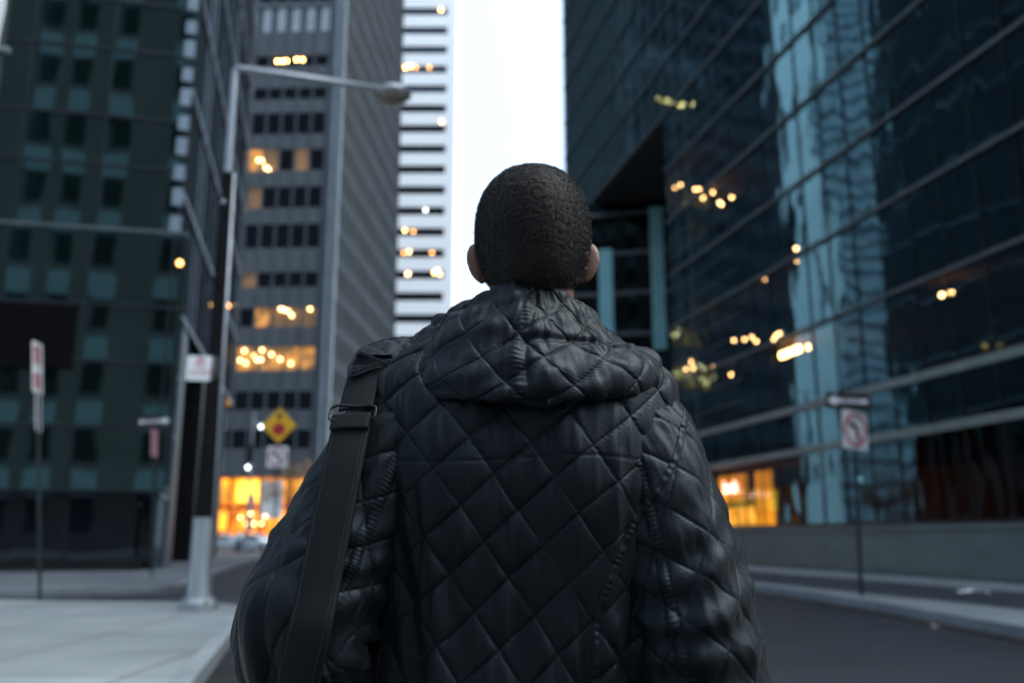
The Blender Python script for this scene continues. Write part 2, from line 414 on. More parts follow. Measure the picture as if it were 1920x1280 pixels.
for i, z in enumerate(zs):
    if z > 60: break
    if 11 < z < 12: continue
    yo = -0.45 if z < 11.5 else 0.0
    MB().box(-Wf, 0.03 + (0.3 if z < 11.5 else 0), yo - 0.06, yo - 0.002, z - 0.05, z + 0.05).build('transom', M['mullion_green'], gb)
x = -0.05; xs = []
while x > -Wf: xs.append(x); x -= 2.75
for x in xs:
    MB().box(x - 0.03, x + 0.03, -0.495, -0.452, 2.73, 11.75).box(x - 0.03, x + 0.03, -0.045, -0.002, 11.87, 60).box(x - 0.03, x + 0.03, -0.02, 0.018, 0.42, 2.73).build('mullion', M['mullion_green'], gb)
# louvred plant opening
lv = MB().box(-12.0, -3.0, -0.55, -0.51, 6.75, 9.0)
for k in range(16): lv.box(-11.95, -3.05, -0.60, -0.55, 6.8 + k * 0.14, 6.85 + k * 0.14)
lv.build('louvre', M['louvre'], gb)
# serrated corner reflection, put in as pale panels above the eleventh metre
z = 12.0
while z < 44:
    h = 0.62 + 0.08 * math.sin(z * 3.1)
    MB().box(-0.32, 0.06, -0.10, -0.065, z, z + h).build('corner_reflection', M['corner_light'], gb); z += 0.98
# side transoms and fine mullions
zz = [CW + 0.08, 13.4, 17.6, 21.8, 26.0, 30.2, 34.4, 38.6, 42.8, 47, 51.2]
for z in zz: MB().box(0.002, 0.10, 0.05, Df, z - 0.08, z + 0.08).build('transom', M['mullion_light'], gb)
mm = MB()
y = 0.9
while y < Df:
    MB().box(0.002, 0.055, y - 0.03, y + 0.03, CW, 60).build('mullion', M['mullion_light'] if int(y * 3) % 4 == 0 else M['mullion_dark'], gb); y += 1.55
MB().box(-6, -0.4, 0.3, Df - 0.3, CW - 0.3, CW - 0.02).build('soffit', M['soffit'], gb)
# set-back lobby behind black pillars
lobby = MB().box(-2.3, -2.2, 0.3, Df - .3, 0.15, CW - 0.3).build('lobby_glass', M['glass_side'], gb)
for z in (2.6, 4.8, 7.0):
    MB().box(-2.2, -2.12, 0.3, Df - .3, z - 0.06, z + 0.06).build('transom', M['mullion_light'], gb)
MB().box(-0.55, -0.02, 0.31, 2.6, 0.15, CW - 0.02).build('corner_glass', M['glass_side'], gb)
for z in (2.6, 4.8, 7.0):
    MB().box(-0.02, 0.07, 0.31, 2.6, z - 0.06, z + 0.06).build('transom', M['mullion_light'], gb)
MB().box(-0.02, 0.09, 2.45, 2.62, 0.15, CW - 0.02).build('mullion', M['mullion_light'], gb)
for y0, y1 in ((3.4, 4.6), (10.6, 11.6), (16.3, 17.2), (21.6, 22.6)):
    MB().box(-0.95, -0.03, y0, y1, 0.15, CW - 0.02).build('pillar', M['black_pillar'], gb, bevel=0.03)
for px, py in ((337, 493), (427, 573)):
    s_, z_ = ST.hit_t(px, py, T0 + 0.40)
    MB().ball((0.40, s_ - S0, z_), 0.09).build('wall_lamp', M['lamp_dim'], gb)

# ------------------------------------------------------------------ right building: black glass wall on a stone ledge
TR = 18.4
S_END, S_REC, S_NEAR = 64.6, 44.3, 2.0
H_R = 85
rb = empty('glass_tower', W(TR, S_NEAR), -TH, 'black glass office tower on the right with thin grey bands above a stone ledge', 'building')
Ls = lambda s: s - S_NEAR
wall = MB()
for s0_, s1_, z0_, z1_ in ((0, Ls(S_REC), 1.72, 24.4), (0, Ls(S_END), 24.4, H_R)):
    wall.add([(0, s0_, z0_), (0, s1_, z0_), (0, s1_, z1_), (0, s0_, z1_)], [(0, 3, 2, 1)])
wme = bpy.data.meshes.new('glass_wall'); wme.from_pydata(wall.v, [], wall.f)
if wme.polygons[0].normal.x > 0: wme.flip_normals()
link_mesh('glass_wall', wme, M['glass_right'], rb)
MB().box(-0.55, 0.4, 0, Ls(S_REC), 0.15, 1.45).build('stone_base', M['base_stone'], rb)
MB().box(-0.60, 0.4, -0.02, Ls(S_REC) + 0.02, 1.45, 1.60).build('ledge', M['base_stone'], rb)
MB().box(-0.06, 0.1, 0, Ls(S_REC), 1.60, 1.72).build('sill', M['mullion_dark'], rb)
bands = [4.45, 6.1, 9.05, 12.1, 14.95, 18.0, 21.0, 24.3]
z = 27.3
while z < 60: bands.append(z); z += 3.0
for z in bands:
    th_ = 0.13 if z < 7 else 0.06
    s1 = S_REC if z < 24 else S_END
    MB().box(-0.12, -0.002, 0, Ls(s1), z - th_, z + th_).build('band', M['band_light'] if z < 7 else M['band_grey'], rb)
s_ = S_NEAR + 0.6
k = 0
while s_ < S_END:
    z0 = 1.72 if s_ < S_REC else 24.4
    MB().box(-0.045, -0.003, Ls(s_) - 0.025, Ls(s_) + 0.025, z0, 60).build('mullion', M['mullion_dark'] if s_ < 40 else M['band_grey'], rb)
    s_ += 1.55
for z in bands[:-1]:
    for dz in (1.0, 2.0):
        if z > 6: MB().box(-0.03, -0.003, Ls(S_REC if z < 24 else S_END) - (8 if z < 24 else 28), Ls(S_REC if z < 24 else S_END), z + dz - 0.02, z + dz + 0.02).build('transom', M['band_grey'], rb)
# rooms behind the glass
flr = MB()
for z in bands: flr.box(0.05, 9, 0.1, Ls(S_REC if z < 24 else S_END) - 0.1, z - 0.12, z + 0.12)
flr.box(0.05, 9, 0.1, Ls(S_REC) - .1, 0.16, 0.3)
flr.build('floor_slab', M['interior'], rb)
MB().box(9, 9.3, 0, Ls(S_END), 0.15, H_R).box(0.05, 9, -0.3, 0, 0.15, H_R).box(0.05, 9, Ls(S_REC) - 0.1, Ls(S_REC), 1.72, 24.4).box(0.05, 9, Ls(S_END) - .1, Ls(S_END), 24.4, H_R).box(0.05, 9, 0, Ls(S_END), H_R - .3, H_R).build('core_wall', M['interior'], rb)
MB().box(0.0, 9, Ls(S_REC), Ls(S_END), 24.15, 24.38).build('soffit', M['soffit'], rb)
warm = [(1255, 345), (1266, 352), (1276, 347), (1303, 355), (1311, 355), (1337, 361), (1318, 371), (1372, 370), (1353, 383), (1349, 380), (1493, 466), (1494, 488), (1434, 522), (1376, 638), (1396, 636), (1410, 632), (1418, 640), (1455, 629), (1462, 625), (1451, 636), (1515, 648), (1516, 653),
        (1296, 678), (1286, 692), (1300, 690), (1325, 697), (1336, 688), (1371, 702), (1766, 553), (1783, 548)]
for i, (px, py) in enumerate(warm):
    s_, z_ = ST.hit_t(px, py, TR + 0.14)
    if s_ < S_REC - 0.3: MB().ball((0.14, Ls(s_), z_), 0.07 if py < 600 else 0.06, 10, 6).build('window_light', M['lamp_room'], rb)
for px0, px1, py in ((1463, 1500, 655),):
    s0_, z_ = ST.hit_t(px1, py - 2, TR + 0.12); s1_, _ = ST.hit_t(px0, py, TR + 0.12)
    MB().box(0.08, 0.16, Ls(s0_), Ls(s1_), z_ - 0.12, z_ + 0.12).build('window_light', M['lamp_amber'], rb)
# lit shop behind the glass at the far end of the ledge
sa, za = ST.hit_t(1446, 896, TR + 0.5); sb2, zb2 = ST.hit_t(1350, 940, TR + 0.5); sm2, _ = ST.hit_t(1408, 940, TR + 0.5)
zt_ = 4.0
MB().box(0.5, 0.56, Ls(sa), Ls(sa) + (sm2 - sa) * 0.75, 1.7, zt_).build('lit_shop_wall', M['shop_window'], rb)
MB().box(0.5, 0.56, Ls(sm2) + 0.35, Ls(sb2), 2.75, zt_).build('lit_shop_wall', M['shop_window'], rb)
MB().box(0.8, 0.86, Ls(sm2) + 0.35, Ls(sb2), 1.7, 2.55).build('lit_shop_wall', M['shop_dimwall'], rb)
tp_ = text_part('sign_lettering', 'bank', 0.75, M['sign_lit'], rb, (0.46, Ls(sm2) + 1.9, 3.45), rot=(math.pi / 2, 0, -math.pi / 2), bold=0.02)
# faceted glass wall inside the cut-away corner
fr = empty('recessed_glass_wall', at(1300, 1005, 59.0) * 1.0, 0, 'dark glass wall with grey bands and two pale blue strips standing in for sky reflections under the overhang', 'building')
fr.location.z = 0
fr.rotation_euler.z = R(-12)
MB().box(-8.2, 3, 0, 0.3, 0.15, 24.1).build('glass_wall', M['glass_recess'], fr)
for k in range(8): MB().box(-8.2, 3, -0.15, -0.002, 3.2 + 2.85 * k - 0.12, 3.2 + 2.85 * k + 0.12).build('band', M['band_grey'], fr)
for x0, x1, z0, z1 in ((-5.65, -4.7, 12.0, 20.6), (-2.1, -1.2, 13.4, 23.4)):
    MB().box(x0, x1, -0.30, -0.16, z0, z1).build('sky_reflection_strip', M['sky_reflection_cyan'], fr)  # sky reflections put in as pale cyan strips on the wall

# ------------------------------------------------------------------ grey grid tower down the street
CT = Frame(at(600, 1005, 93).x, 93.0, R(3.0))
ct = empty('office_tower', CT.w(0, 0), -R(3.0), 'grey office tower with a window grid and glowing orange lobby', 'building')
H_C, WC, DC = 105, 24.0, 37
rows_px = [(15, 60), (105, 125), (165, 187), (212, 252), (280, 320), (350, 390), (420, 465), (510, 538), (577, 612), (650, 693), (733, 768)]
rows = [(CT.hit_s(530, b, 0)[1], CT.hit_s(530, a, 0)[1]) for a, b in rows_px][::-1]
LOB = CT.hit_s(500, 889, 0)[1]
rows.insert(0, (rows[0][0] - 4.0, rows[0][1] - 4.0))
while rows[-1][1] < H_C - 5: rows.append((rows[-1][0] + 3.75, rows[-1][0] + 3.75 + 2.2))
MB().box(-WC, 0, 0.25, DC, LOB + 0.3, H_C).build('core_wall', M['tower_grey'], ct)
sp_ = MB(); zprev = LOB
for (a, b) in rows + [(H_C, H_C)]:
    sp_.box(-WC, -0.0, 0.0, 0.25, zprev, a); zprev = b
sp_.box(-1.3, 0, 0.01, 0.249, LOB + 0.01, H_C - 0.01)
sp_.build('spandrel', M['tower_grey'], ct)
bay = 1.68
lit = {(2, 0): 'win_amber', (2, 1): 'win_amber', (2, 2): 'win_amber', (2, 3): 'win_amber', (2, 4): 'win_amber', (3, 0): 'win_dimamber', (3, 1): 'win_dimamber', (3, 3): 'win_amber', (3, 2): 'win_dimamber',
       (7, 4): 'win_amber', (7, 3): 'win_dimamber', (6, 4): 'win_dimamber', (7, 1): 'win_dimamber', (7, 5): 'win_amber', (4, 4): 'win_dimamber'}
rest = MB()
random.seed(5)
for r_i, (a, b) in enumerate(rows):
    for c in range(12):
        x1 = -1.3 - c * bay - 0.06; x0 = x1 - bay + 0.12
        if x0 < -WC + 0.1: break
        if r_i < 13 and c < 6:
            m = M[lit.get((r_i, c), 'glass_dark')]
            if r_i == 11 and c % 2 == 0: m = M['win_blind']
            w_ = MB().box(x0, x1, 0.12, 0.2, a, b)
            if r_i == 11: w_ = MB().box(x0 + .5, x1 - .1, 0.12, 0.2, a, b); m = M['win_blind']
            w_.build('window', m, ct)
        else: rest.box(x0, x1, 0.12, 0.2, a, b)
tag(rest.build('window', M['glass_dark'], ct), kind='stuff')
for c in range(13):
    x = -1.3 - c * bay
    if x < -WC: break
    MB().box(x - 0.09, x + 0.09, -0.14, -0.002, LOB, H_C).build('mullion', M['tower_fin'], ct)
for x in (-0.42, 0.02):
    MB().box(x - 0.14, x + 0.14, -0.30, -0.003, LOB, H_C).build('corner_fin', M['corner_light'] if x < 0 else M['tower_fin'], ct)
# side face
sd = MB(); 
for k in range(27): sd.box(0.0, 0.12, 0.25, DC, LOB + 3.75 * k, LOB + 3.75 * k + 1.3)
sd.build('spandrel', M['side_fin_shaded'], ct)
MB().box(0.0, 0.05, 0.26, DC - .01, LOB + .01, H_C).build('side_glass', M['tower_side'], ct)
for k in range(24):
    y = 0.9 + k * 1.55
    MB().box(0.0, 0.24, y - 0.10, y + 0.10, LOB, H_C).build('mullion', M['side_fin_shaded'] if k else M['corner_light'], ct)
# lights in the windows
def ct_light(px, py, r=0.13, m='lamp_warm'):
    x, z = CT.hit_s(px, py, 0.0)
    MB().ball((x, 0.03, z), r, 10, 6).build('window_light', M[m], ct)
for px, py in ((484, 300), (491, 301), (503, 317), (498, 314), (532, 580), (540, 583), (547, 591), (581, 579), (526, 579), (458, 657), (491, 656), (474, 666), (450, 675), (460, 680), (482, 674), (489, 674), (509, 664), (525, 673), (545, 681)):
    ct_light(px, py)
for px, py in ((520, 115), (529, 115), (537, 114), (556, 112), (567, 112)): ct_light(px, py, 0.14, 'lamp_amber')  # row of reflected lights put in as glowing balls
# lobby
MB().box(-WC, -0.2, 2.2, 2.4, 0.1, LOB).build('lobby_back_wall', M['shop_orange'], ct)
MB().box(-WC, 0, 0.0, 2.2, LOB - 0.25, LOB - 0.01).build('lobby_ceiling', M['tower_grey'], ct)
for c in range(7):
    x1 = -0.3 - c * 3.1; x0 = x1 - 2.9
    MB().box(x0 + .15, x1, 1.2, 1.35, 4.7, LOB - 0.5).build('lit_panel', M['shop_yellow'] if c % 2 == 0 else M['shop_amber'], ct)
    MB().box(x0 + .4, x1 - .6, 1.6, 1.75, 1.9, 3.7).build('lit_panel', M['shop_amber'], ct)
    MB().box(x1 + 0.0, x1 + 0.18, 0.1, 0.4, 0.0, LOB - 0.25).build('lobby_column', M['mullion_dark'], ct)
MB().box(-0.3, 0.0, 0.4, DC, 0, LOB + .3).box(-WC, -WC + .3, .4, DC, 0, LOB + .3).build('side_wall', M['tower_grey'], ct)
MB().box(-WC, 0, 0.15, 0.35, 4.05, 4.3).build('transom', M['mullion_dark'], ct)
for px, py in ((461, 981), (476, 981), (490, 981), (450, 970), (497, 968), (470, 962)): ct_light(px, py, 0.11, 'lamp_warm')
MB().box(-6.2, -4.0, 0.02, 0.1, 3.0, 6.8).build('wall_banner', M['sign_white'], ct)
MB().box(-7.4, -6.9, 0.02, 0.1, 1.8, 5.4).build('wall_banner', M['sign_pink'], ct)
text_part('sign_lettering', 'bar & grill', 0.9, M['sign_lit'], ct, (-15.5, -0.02, 6.3))

# ------------------------------------------------------------------ white tower
WT = Frame(at(842, 1005, 165).x, 165.0, 0.0)
wt = empty('white_tower', WT.w(0, 0), 0, 'tall white tower with dark ribbon windows beside the open sky', 'building')
ribs = [22, 52, 90, 122, 160, 197, 236, 273, 311, 351, 391, 430, 471, 512, 555, 597]
zr = [WT.hit_s(790, y, 0)[1] for y in ribs]
zr = list(np.linspace(zr[0], zr[-1], 16))
step = zr[0] - zr[1]
zr = [zr[0] + step * k for k in range(12, 0, -1)] + zr
while zr[-1] > 6: zr.append(zr[-1] - step)
HW = zr[0] + 3
MB().box(-30, 0, 0.3, 26, 0, HW).build('wall', M['white_tower'], wt)
sp_ = MB(); top = HW
for z in zr:
    sp_.box(-30, -0.0, 0.0, 0.3, z + step * 0.2, top); top = z - step * 0.2
sp_.box(-30, 0, 0, 0.3, 0, top).box(-1.75, 0.0, 0.01, 0.29, 0.1, HW - 0.1)
sp_.build('spandrel', M['white_tower'], wt)
for z in zr:
    w_ = MB().box(-30, -1.8, 0.12, 0.28, z - step * 0.2, z + step * 0.2)
    w_.build('ribbon_window', M['glass_dark'], wt)
mw = MB()
for k in range(20): mw.box(-1.9 - k * 1.45 - 0.07, -1.9 - k * 1.45 + 0.07, 0.08, 0.13, 4, HW - 1)
mw.build('mullion', M['mullion_dark'], wt)
for px, py, m in ((827, 19, 'lamp_amber'), (760, 127, 'lamp_amber'), (770, 125, 'lamp_amber'), (752, 130, 'lamp_dim'), (780, 127, 'lamp_dim'), (805, 127, 'lamp_dim'), (828, 229, 'lamp_warm'), (798, 394, 'lamp_white'), (759, 432, 'lamp_warm'), (767, 472, 'lamp_warm'), (810, 474, 'lamp_dim'),
                  (764, 514, 'lamp_warm'), (766, 513, 'lamp_warm'), (820, 508, 'lamp_warm'), (824, 514, 'lamp_warm'), (815, 511, 'lamp_amber'), (775, 434, 'lamp_dim'), (757, 474, 'lamp_dim')):
    x, z = WT.hit_s(px, py, 0.05)
    MB().ball((x, 0.05, z), 0.24, 10, 6).build('window_light', M[m], wt)

# ------------------------------------------------------------------ buildings mirrored in the glass
pb = empty('pale_tower', W(-91, 150), -TH, 'pale blue tower seen as the bright wavy column in the right glass wall', 'building')
MB().box(0, 33.5, 0, 25, 0, 150).build('wall', M['glass_pale'], pb)
fb = MB()
for k in range(44): fb.box(0, 33.5, -0.2, -0.01, 3.3 * k + 1, 3.3 * k + 1.5)
fb.build('band', M['tower_grey'], pb)
for k in range(9): MB().box(2 + k * 3.8, 2.25 + k * 3.8, -0.3, -0.02, 0, 149).build('mullion', M['tower_fin'], pb)
sb = empty('stone_building', W(-50, -15), -TH, 'green tinted stone building with pale window panels, mirrored in the left glass front', 'building')
MB().box(0, 42, -14, 0, 0, 66).build('wall', M['stone'], sb)
rest = MB(); pan = MB(); fram = MB()
x = 1.4; c = 0
while x < 40.5:
    for k in range(11):
        z = 1.6 + 5.6 * k
        rest.box(x, x + 1.5, 0.001, 0.06, z, z + 2.7)
        fram.box(x - .05, x + 1.55, 0.06, 0.12, z + 2.7, z + 2.85)
        pan.box(x - 0.2, x + 1.7, 0.003, 0.10, z + 2.9, z + 4.9)
    x += (2.9, 3.5, 5.2)[c % 3]
    c += 1
tag(rest.build('window', M['glass_dark'], sb), kind='stuff')
tag(pan.build('window_panel', M['sill'], sb), kind='stuff')
tag(fram.build('window_frame', M['sill'], sb), kind='stuff')
bk = empty('added_brick_building', W(0, -32), -TH, 'unseen dark brick building added behind the viewer to darken the recessed glass', 'building')
MB().box(0, 34, -14, 0, 0, 30).build('wall', M['brick'], bk)  # added out of view so the recessed glass mirrors something dark
w_ = MB()
for i in range(10):
    for k in range(7): w_.box(1.6 + 3.2 * i, 3.0 + 3.2 * i, 0.001, 0.05, 1.6 + 4 * k, 3.8 + 4 * k)
w_.build('window', M['glass_dark'], bk)
# ------------------------------------------------------------------ street furniture
def rounded(w, h, r, n=4):
    pts = []
    for cx, cz, a in ((w / 2 - r, -h / 2 + r, -90), (w / 2 - r, h / 2 - r, 0), (-w / 2 + r, h / 2 - r, 90), (-w / 2 + r, -h / 2 + r, 180)):
        for i in range(n + 1):
            b = R(a + 90 * i / n); pts.append((cx + r * math.cos(b), cz + r * math.sin(b)))
    return pts
def ring_plate(mb, r0, r1, y0, y1, n=36):
    vs = []; fs = []
    for i in range(n):
        a = 2 * math.pi * i / n
        for r_, y in ((r0, y0), (r1, y0), (r1, y1), (r0, y1)): vs.append((r_ * math.cos(a), y, r_ * math.sin(a)))
    for i in range(n):
        j = (i + 1) % n
        for k in range(4):
            k2 = (k + 1) % 4; fs.append((i * 4 + k, j * 4 + k, j * 4 + k2, i * 4 + k2))
    return mb.add(vs, fs)
def sub_empty_part(name, mb, mat, parent, loc, rz):
    o = mb.build(name, mat, parent); o.location = loc; o.rotation_euler = (0, 0, rz); return o
def no_left_turn(parent, loc, rz, w=0.75, h=0.75):
    p = sub_empty_part('turn_sign', MB().plate(rounded(w, h, 0.05), 0, 0.004), M['sign_white'], parent, loc, rz)
    k = min(w, h)
    MB().plate([(0.05 * k, -0.27 * k), (0.15 * k, -0.27 * k), (0.15 * k, 0.02 * k), (0.10 * k, 0.12 * k), (-0.08 * k, 0.17 * k), (-0.04 * k, 0.25 * k), (-0.27 * k, 0.17 * k), (-0.13 * k, 0.0 * k), (-0.11 * k, 0.08 * k), (0.02 * k, 0.04 * k), (0.05 * k, 0.0)], -0.003, -0.001).build('arrow', M['sign_black'], p)
    ring_plate(MB(), 0.36 * k, 0.44 * k, -0.007, -0.001).build('prohibition_ring', M['sign_red'], p)
    d = 0.024 * k
    q = 0.70710678
    MB().plate([(-0.36 * k * q - d * q, 0.36 * k * q - d * q), (0.36 * k * q - d * q, -0.36 * k * q - d * q), (0.36 * k * q + d * q, -0.36 * k * q + d * q), (-0.36 * k * q + d * q, 0.36 * k * q + d * q)], -0.006, -0.0035).build('prohibition_bar', M['sign_red'], p)
    return p
def one_way(parent, loc, rz, left=True, w=0.91, h=0.30):
    p = sub_empty_part('one_way_sign', MB().plate(rounded(w, h, 0.03), 0, 0.004), M['sign_black'], parent, loc, rz)
    s = 1 if left else -1
    k = w / 0.91
    pts = [(-0.42 * s, 0), (-0.25 * s, 0.11), (-0.27 * s, 0.040), (0.38 * s, 0.040), (0.38 * s, -0.040), (-0.27 * s, -0.040), (-0.25 * s, -0.11)]
    if left: pts = pts[::-1]
    MB().plate([(a * k, b * k) for a, b in pts], -0.003, -0.001).build('arrow', M['sign_white'], p)
    text_part('lettering', 'ONE WAY', 0.085 * k, M['sign_black'], p, (0.06 * s, -0.0045, 0), sx=1.05, ext=0.0008, bold=0.002)
    return p
def lean(o, b, px, py):
    q = at(px, py, b.y); o.rotation_euler.y = math.atan2(q.x - b.x, q.z - b.z)
# right corner post
b = ground(1615, 1115, 0.15); tp = at(1599, 742, b.y)
sp1 = empty('sign_post', b, 0, 'thin dark post at the right kerb with ONE WAY and no left turn signs', 'sign post', None)
hT = tp.z - b.z + 0.05
lean(sp1, b, 1599, 742)
MB().tube([(0, 0, 0), (0, 0, hT)], 0.042, 8).build('post', M['pole_green'], sp1)
MB().tube([(0, 0, 0), (0, 0, 0.12)], 0.045, 8).build('sleeve', M['pole_green'], sp1)
z1 = at(1588, 752, b.y).z - b.z; z2 = at(1599, 806, b.y).z - b.z
one_way(sp1, (-0.11, -0.05, z1), R(2), True, 0.92, 0.34)
no_left_turn(sp1, (0.0, -0.045, z2), R(32), 0.76, 0.76)

# left post with ONE WAY
b = ground(284, 1080, 0.15); zt = at(288, 776, b.y).z
sp2 = empty('sign_post', b, 0, 'slim post by the green glass corner carrying a ONE WAY arrow pointing right', 'sign post')
MB().tube([(0, 0, 0), (0.02, 0, zt - b.z)], 0.03, 8).build('post', M['pole_green'], sp2)
lean(sp2, b, 289, 776)
zc = at(288, 789, b.y).z - b.z
one_way(sp2, (0.02, -0.05, zc), R(5), False, 0.98, 0.34)
zc = at(292, 830, b.y).z - b.z
p = sub_empty_part('parking_sign', MB().plate(rounded(0.36, 0.80, 0.03), 0, 0.004), M['sign_pink'], sp2, (0.04, -0.04, zc), R(80))
MB().box(-0.13, 0.13, -0.003, -0.001, 0.02, 0.3).build('red_panel', M['sign_pink'], p)

# far-left post with two parking signs, seen nearly edge on
b = ground(75, 1124, 0.15)
sp3 = empty('sign_post', b, 0, 'dark green post at the far left holding two narrow white and red parking signs', 'sign post')
zt = at(70, 640, b.y).z - b.z
lean(sp3, b, 71, 640)
MB().tube([(0, 0, 0), (0, 0, zt)], 0.033, 8).build('post', M['pole_green'], sp3)
z0, z1 = at(75, 735, b.y).z - b.z, at(75, 640, b.y).z - b.z
p = sub_empty_part('parking_sign', MB().plate(rounded(0.40, z1 - z0, 0.04), 0, 0.004), M['sign_white'], sp3, (0.02, -0.06, (z0 + z1) / 2), R(92))
hh = (z1 - z0)
MB().plate(rounded(0.29, hh * 0.36, 0.03), -0.003, -0.001).off(0, 0, hh * 0.24).build('red_panel', M['sign_pink'], p)
MB().plate(rounded(0.29, hh * 0.30, 0.03), -0.003, -0.001).off(0, 0, -hh * 0.27).build('red_panel', M['sign_pink'], p)
text_part('lettering', 'NO', 0.16, M['sign_red'], p, (0, -0.0045, hh * 0.33)); text_part('lettering', 'PARKING', 0.062, M['sign_red'], p, (0, -0.0045, hh * 0.18))
text_part('lettering', 'ANY', 0.12, M['sign_red'], p, (0, -0.0045, -hh * 0.20)); text_part('lettering', 'TIME', 0.12, M['sign_red'], p, (0, -0.0045, -hh * 0.33))
z0, z1 = at(66, 806, b.y).z - b.z, at(66, 732, b.y).z - b.z
sub_empty_part('parking_sign', MB().plate(rounded(0.36, z1 - z0, 0.04), 0, 0.004), M['sign_white'], sp3, (-0.03, 0.06, (z0 + z1) / 2), R(102))

# warning sign post down the street
b = Vector((at(512, 1005, 27.5).x, 27.5, 0.0)); 
zd = at(512, 797, 27.5).z; zn = at(512, 856, 27.5).z
sp4 = empty('sign_post', b, 0, 'post with a yellow diamond above a no left turn sign', 'sign post')
MB().tube([(0, 0.05, 0), (0, 0.05, zd + 0.3)], 0.035, 8).build('post', M['pole_green'], sp4)
dm = MB().plate([(0, -0.54), (0.54, 0), (0, 0.54), (-0.54, 0)], 0, 0.005).build('warning_sign', M['sign_yellow'], sp4)
dm.location = (0, 0, zd)
c = MB(); vs = [(0.19 * math.cos(2 * math.pi * i / 28), 0.19 * math.sin(2 * math.pi * i / 28) - 0.12) for i in range(28)]
c.plate(vs, -0.004, -0.001).build('red_disc', M['sign_red'], dm)
MB().plate([(-0.035, 0.15), (0.035, 0.15), (0.035, 0.26), (0.11, 0.26), (0, 0.41), (-0.11, 0.26), (-0.035, 0.26)], -0.004, -0.001).build('arrow', M['sign_black'], dm)
no_left_turn(sp4, (0, -0.01, zn), 0, 0.62, 0.62)

# street lamp on the near left pavement
b = ground(371, 1143, 0.15)
sl = empty('street_lamp', b, 0, 'tall street lamp, silver above and black below, its long arm reaching right', 'street lamp')
zb = lambda py, px=372: at(px, py, b.y).z - b.z
hp = zb(132, 437)
z970 = zb(970); z325 = zb(325, 420)
MB().tube([(0, 0, 0), (0, 0, 0.10)], 0.30, 8, twist=R(22)).tube([(0, 0, 0.10), (0, 0, 0.14), (0, 0, 0.19)], [0.25, 0.23, 0.19], 8, twist=R(22)).build('base_plate', M['galv'], sl)
MB().tube([(0, 0, 0.19), (0, 0, 0.30), (0, 0, z970)], [0.19, 0.175, 0.165], 20).build('base_shroud', M['galv'], sl, auto=True, smooth=True)
for k in range(4):
    a = R(45 + 90 * k); MB().tube([(0.25 * math.cos(a), 0.25 * math.sin(a), 0.10), (0.25 * math.cos(a), 0.25 * math.sin(a), 0.17)], 0.03, 6).build('bolt', M['galv'], sl)
MB().tube([(0, 0, z970), (0, 0, z325)], [0.152, 0.098], 8, twist=R(12)).build('lower_pole', M['pole_black'], sl)
MB().tube([(0, 0, z325), (0, 0, hp)], [0.072, 0.055], 10).build('upper_pole', M['galv'], sl, smooth=True, auto=True)
MB().tube([(0.165, -0.05, z970 + 0.02), (0.112, -0.03, z325)], [0.026, 0.020], 8).build('highlight_strip', M['pole_strip'], sl, smooth=True)  # highlight along the pole's right edge, put in as a pale strip
MB().ball((-0.02, -0.10, zb(383, 416)), 0.05).build('bracket', M['galv'], sl)
k = 1.0
end = at(712, 166, b.y + 0.2) - b
MB().tube([(0, 0, hp - 0.03), (0.02, 0, hp + 0.02), (0.08, 0, hp + 0.03), tuple(end)], [0.062, 0.062, 0.060, 0.05], 10).build('arm', M['galv'], sl, smooth=True)
lc = at(738, 176, b.y + 0.2) - b
lh = MB()
prof = [(0.02, 0.15), (0.10, 0.14), (0.20, 0.10), (0.29, 0.03), (0.315, -0.03), (0.29, -0.05)]
n = 28; vs = []; fs = []
for r_, z in prof:
    for i in range(n): vs.append((lc.x + r_ * 1.0 * math.cos(2 * math.pi * i / n), lc.y + r_ * math.sin(2 * math.pi * i / n), lc.z + z))
for j in range(len(prof) - 1):
    for i in range(n): fs.append((j * n + i, j * n + (i + 1) % n, (j + 1) * n + (i + 1) % n, (j + 1) * n + i))
fs.append(tuple(range(n))[::-1])
lamp_head = MB().add(vs, fs).build('lamp_head', M['galv'], sl, smooth=True)
MB().ball((lc.x, lc.y, lc.z - 0.06), (0.275, 0.275, 0.11), 24, 10).build('lens', M['lens_glass'], lamp_head, smooth=True)
MB().tube([tuple(end), (lc.x - 0.12, lc.y, lc.z + 0.06)], [0.05, 0.07], 10).build('neck', M['galv'], lamp_head, smooth=True)
# street-cleaning sign bolted to the pole
zc = zb(693, 385)
ps = sub_empty_part('parking_sign', MB().plate(rounded(0.46, 0.40, 0.03), 0, 0.004), M['sign_white'], sl, (at(383, 693, b.y).x - b.x - 0.0, -0.14, zc), R(8))
text_part('lettering', 'P', 0.17, M['sign_red'], ps, (-0.02, -0.0035, 0.09))
ring_plate(MB(), 0.065, 0.078, -0.003, -0.001, 24).off(-0.02, 0, 0.09).build('ring', M['sign_red'], ps)
text_part('lettering', 'NO PARKING', 0.055, M['sign_red'], ps, (0, -0.0035, -0.04)); text_part('lettering', '8AM-6PM MON-FRI', 0.042, M['sign_red'], ps, (0, -0.0035, -0.10))

# sign on a post just outside the left edge of the picture
b = ground(-150, 1250, 0.15)
sp5 = empty('sign_post', b, 0, 'pale sign panel poking in at the top left corner, its post out of view', 'sign post')
q0 = at(12, 0, b.y); q1 = at(-4, 150, b.y)
MB().tube([(0, 0, 0), (0, 0, q0.z - b.z + .6)], 0.035, 8).build('post', M['pole_green'], sp5)
xr = q0.x - b.x; zl, zh = q1.z - b.z, q0.z - b.z + .5
MB().plate([(xr - .45, zl + .05), (xr - .02, zl), (xr + .03, zh - .62), (xr + .01, zh), (xr - .45, zh)], -.05, -.045).build('sign_panel', M['sign_white'], sp5)
MB().box(-.02, .1, -.045, .02, zl + .3, zl + .34).build('bracket', M['galv'], sp5)

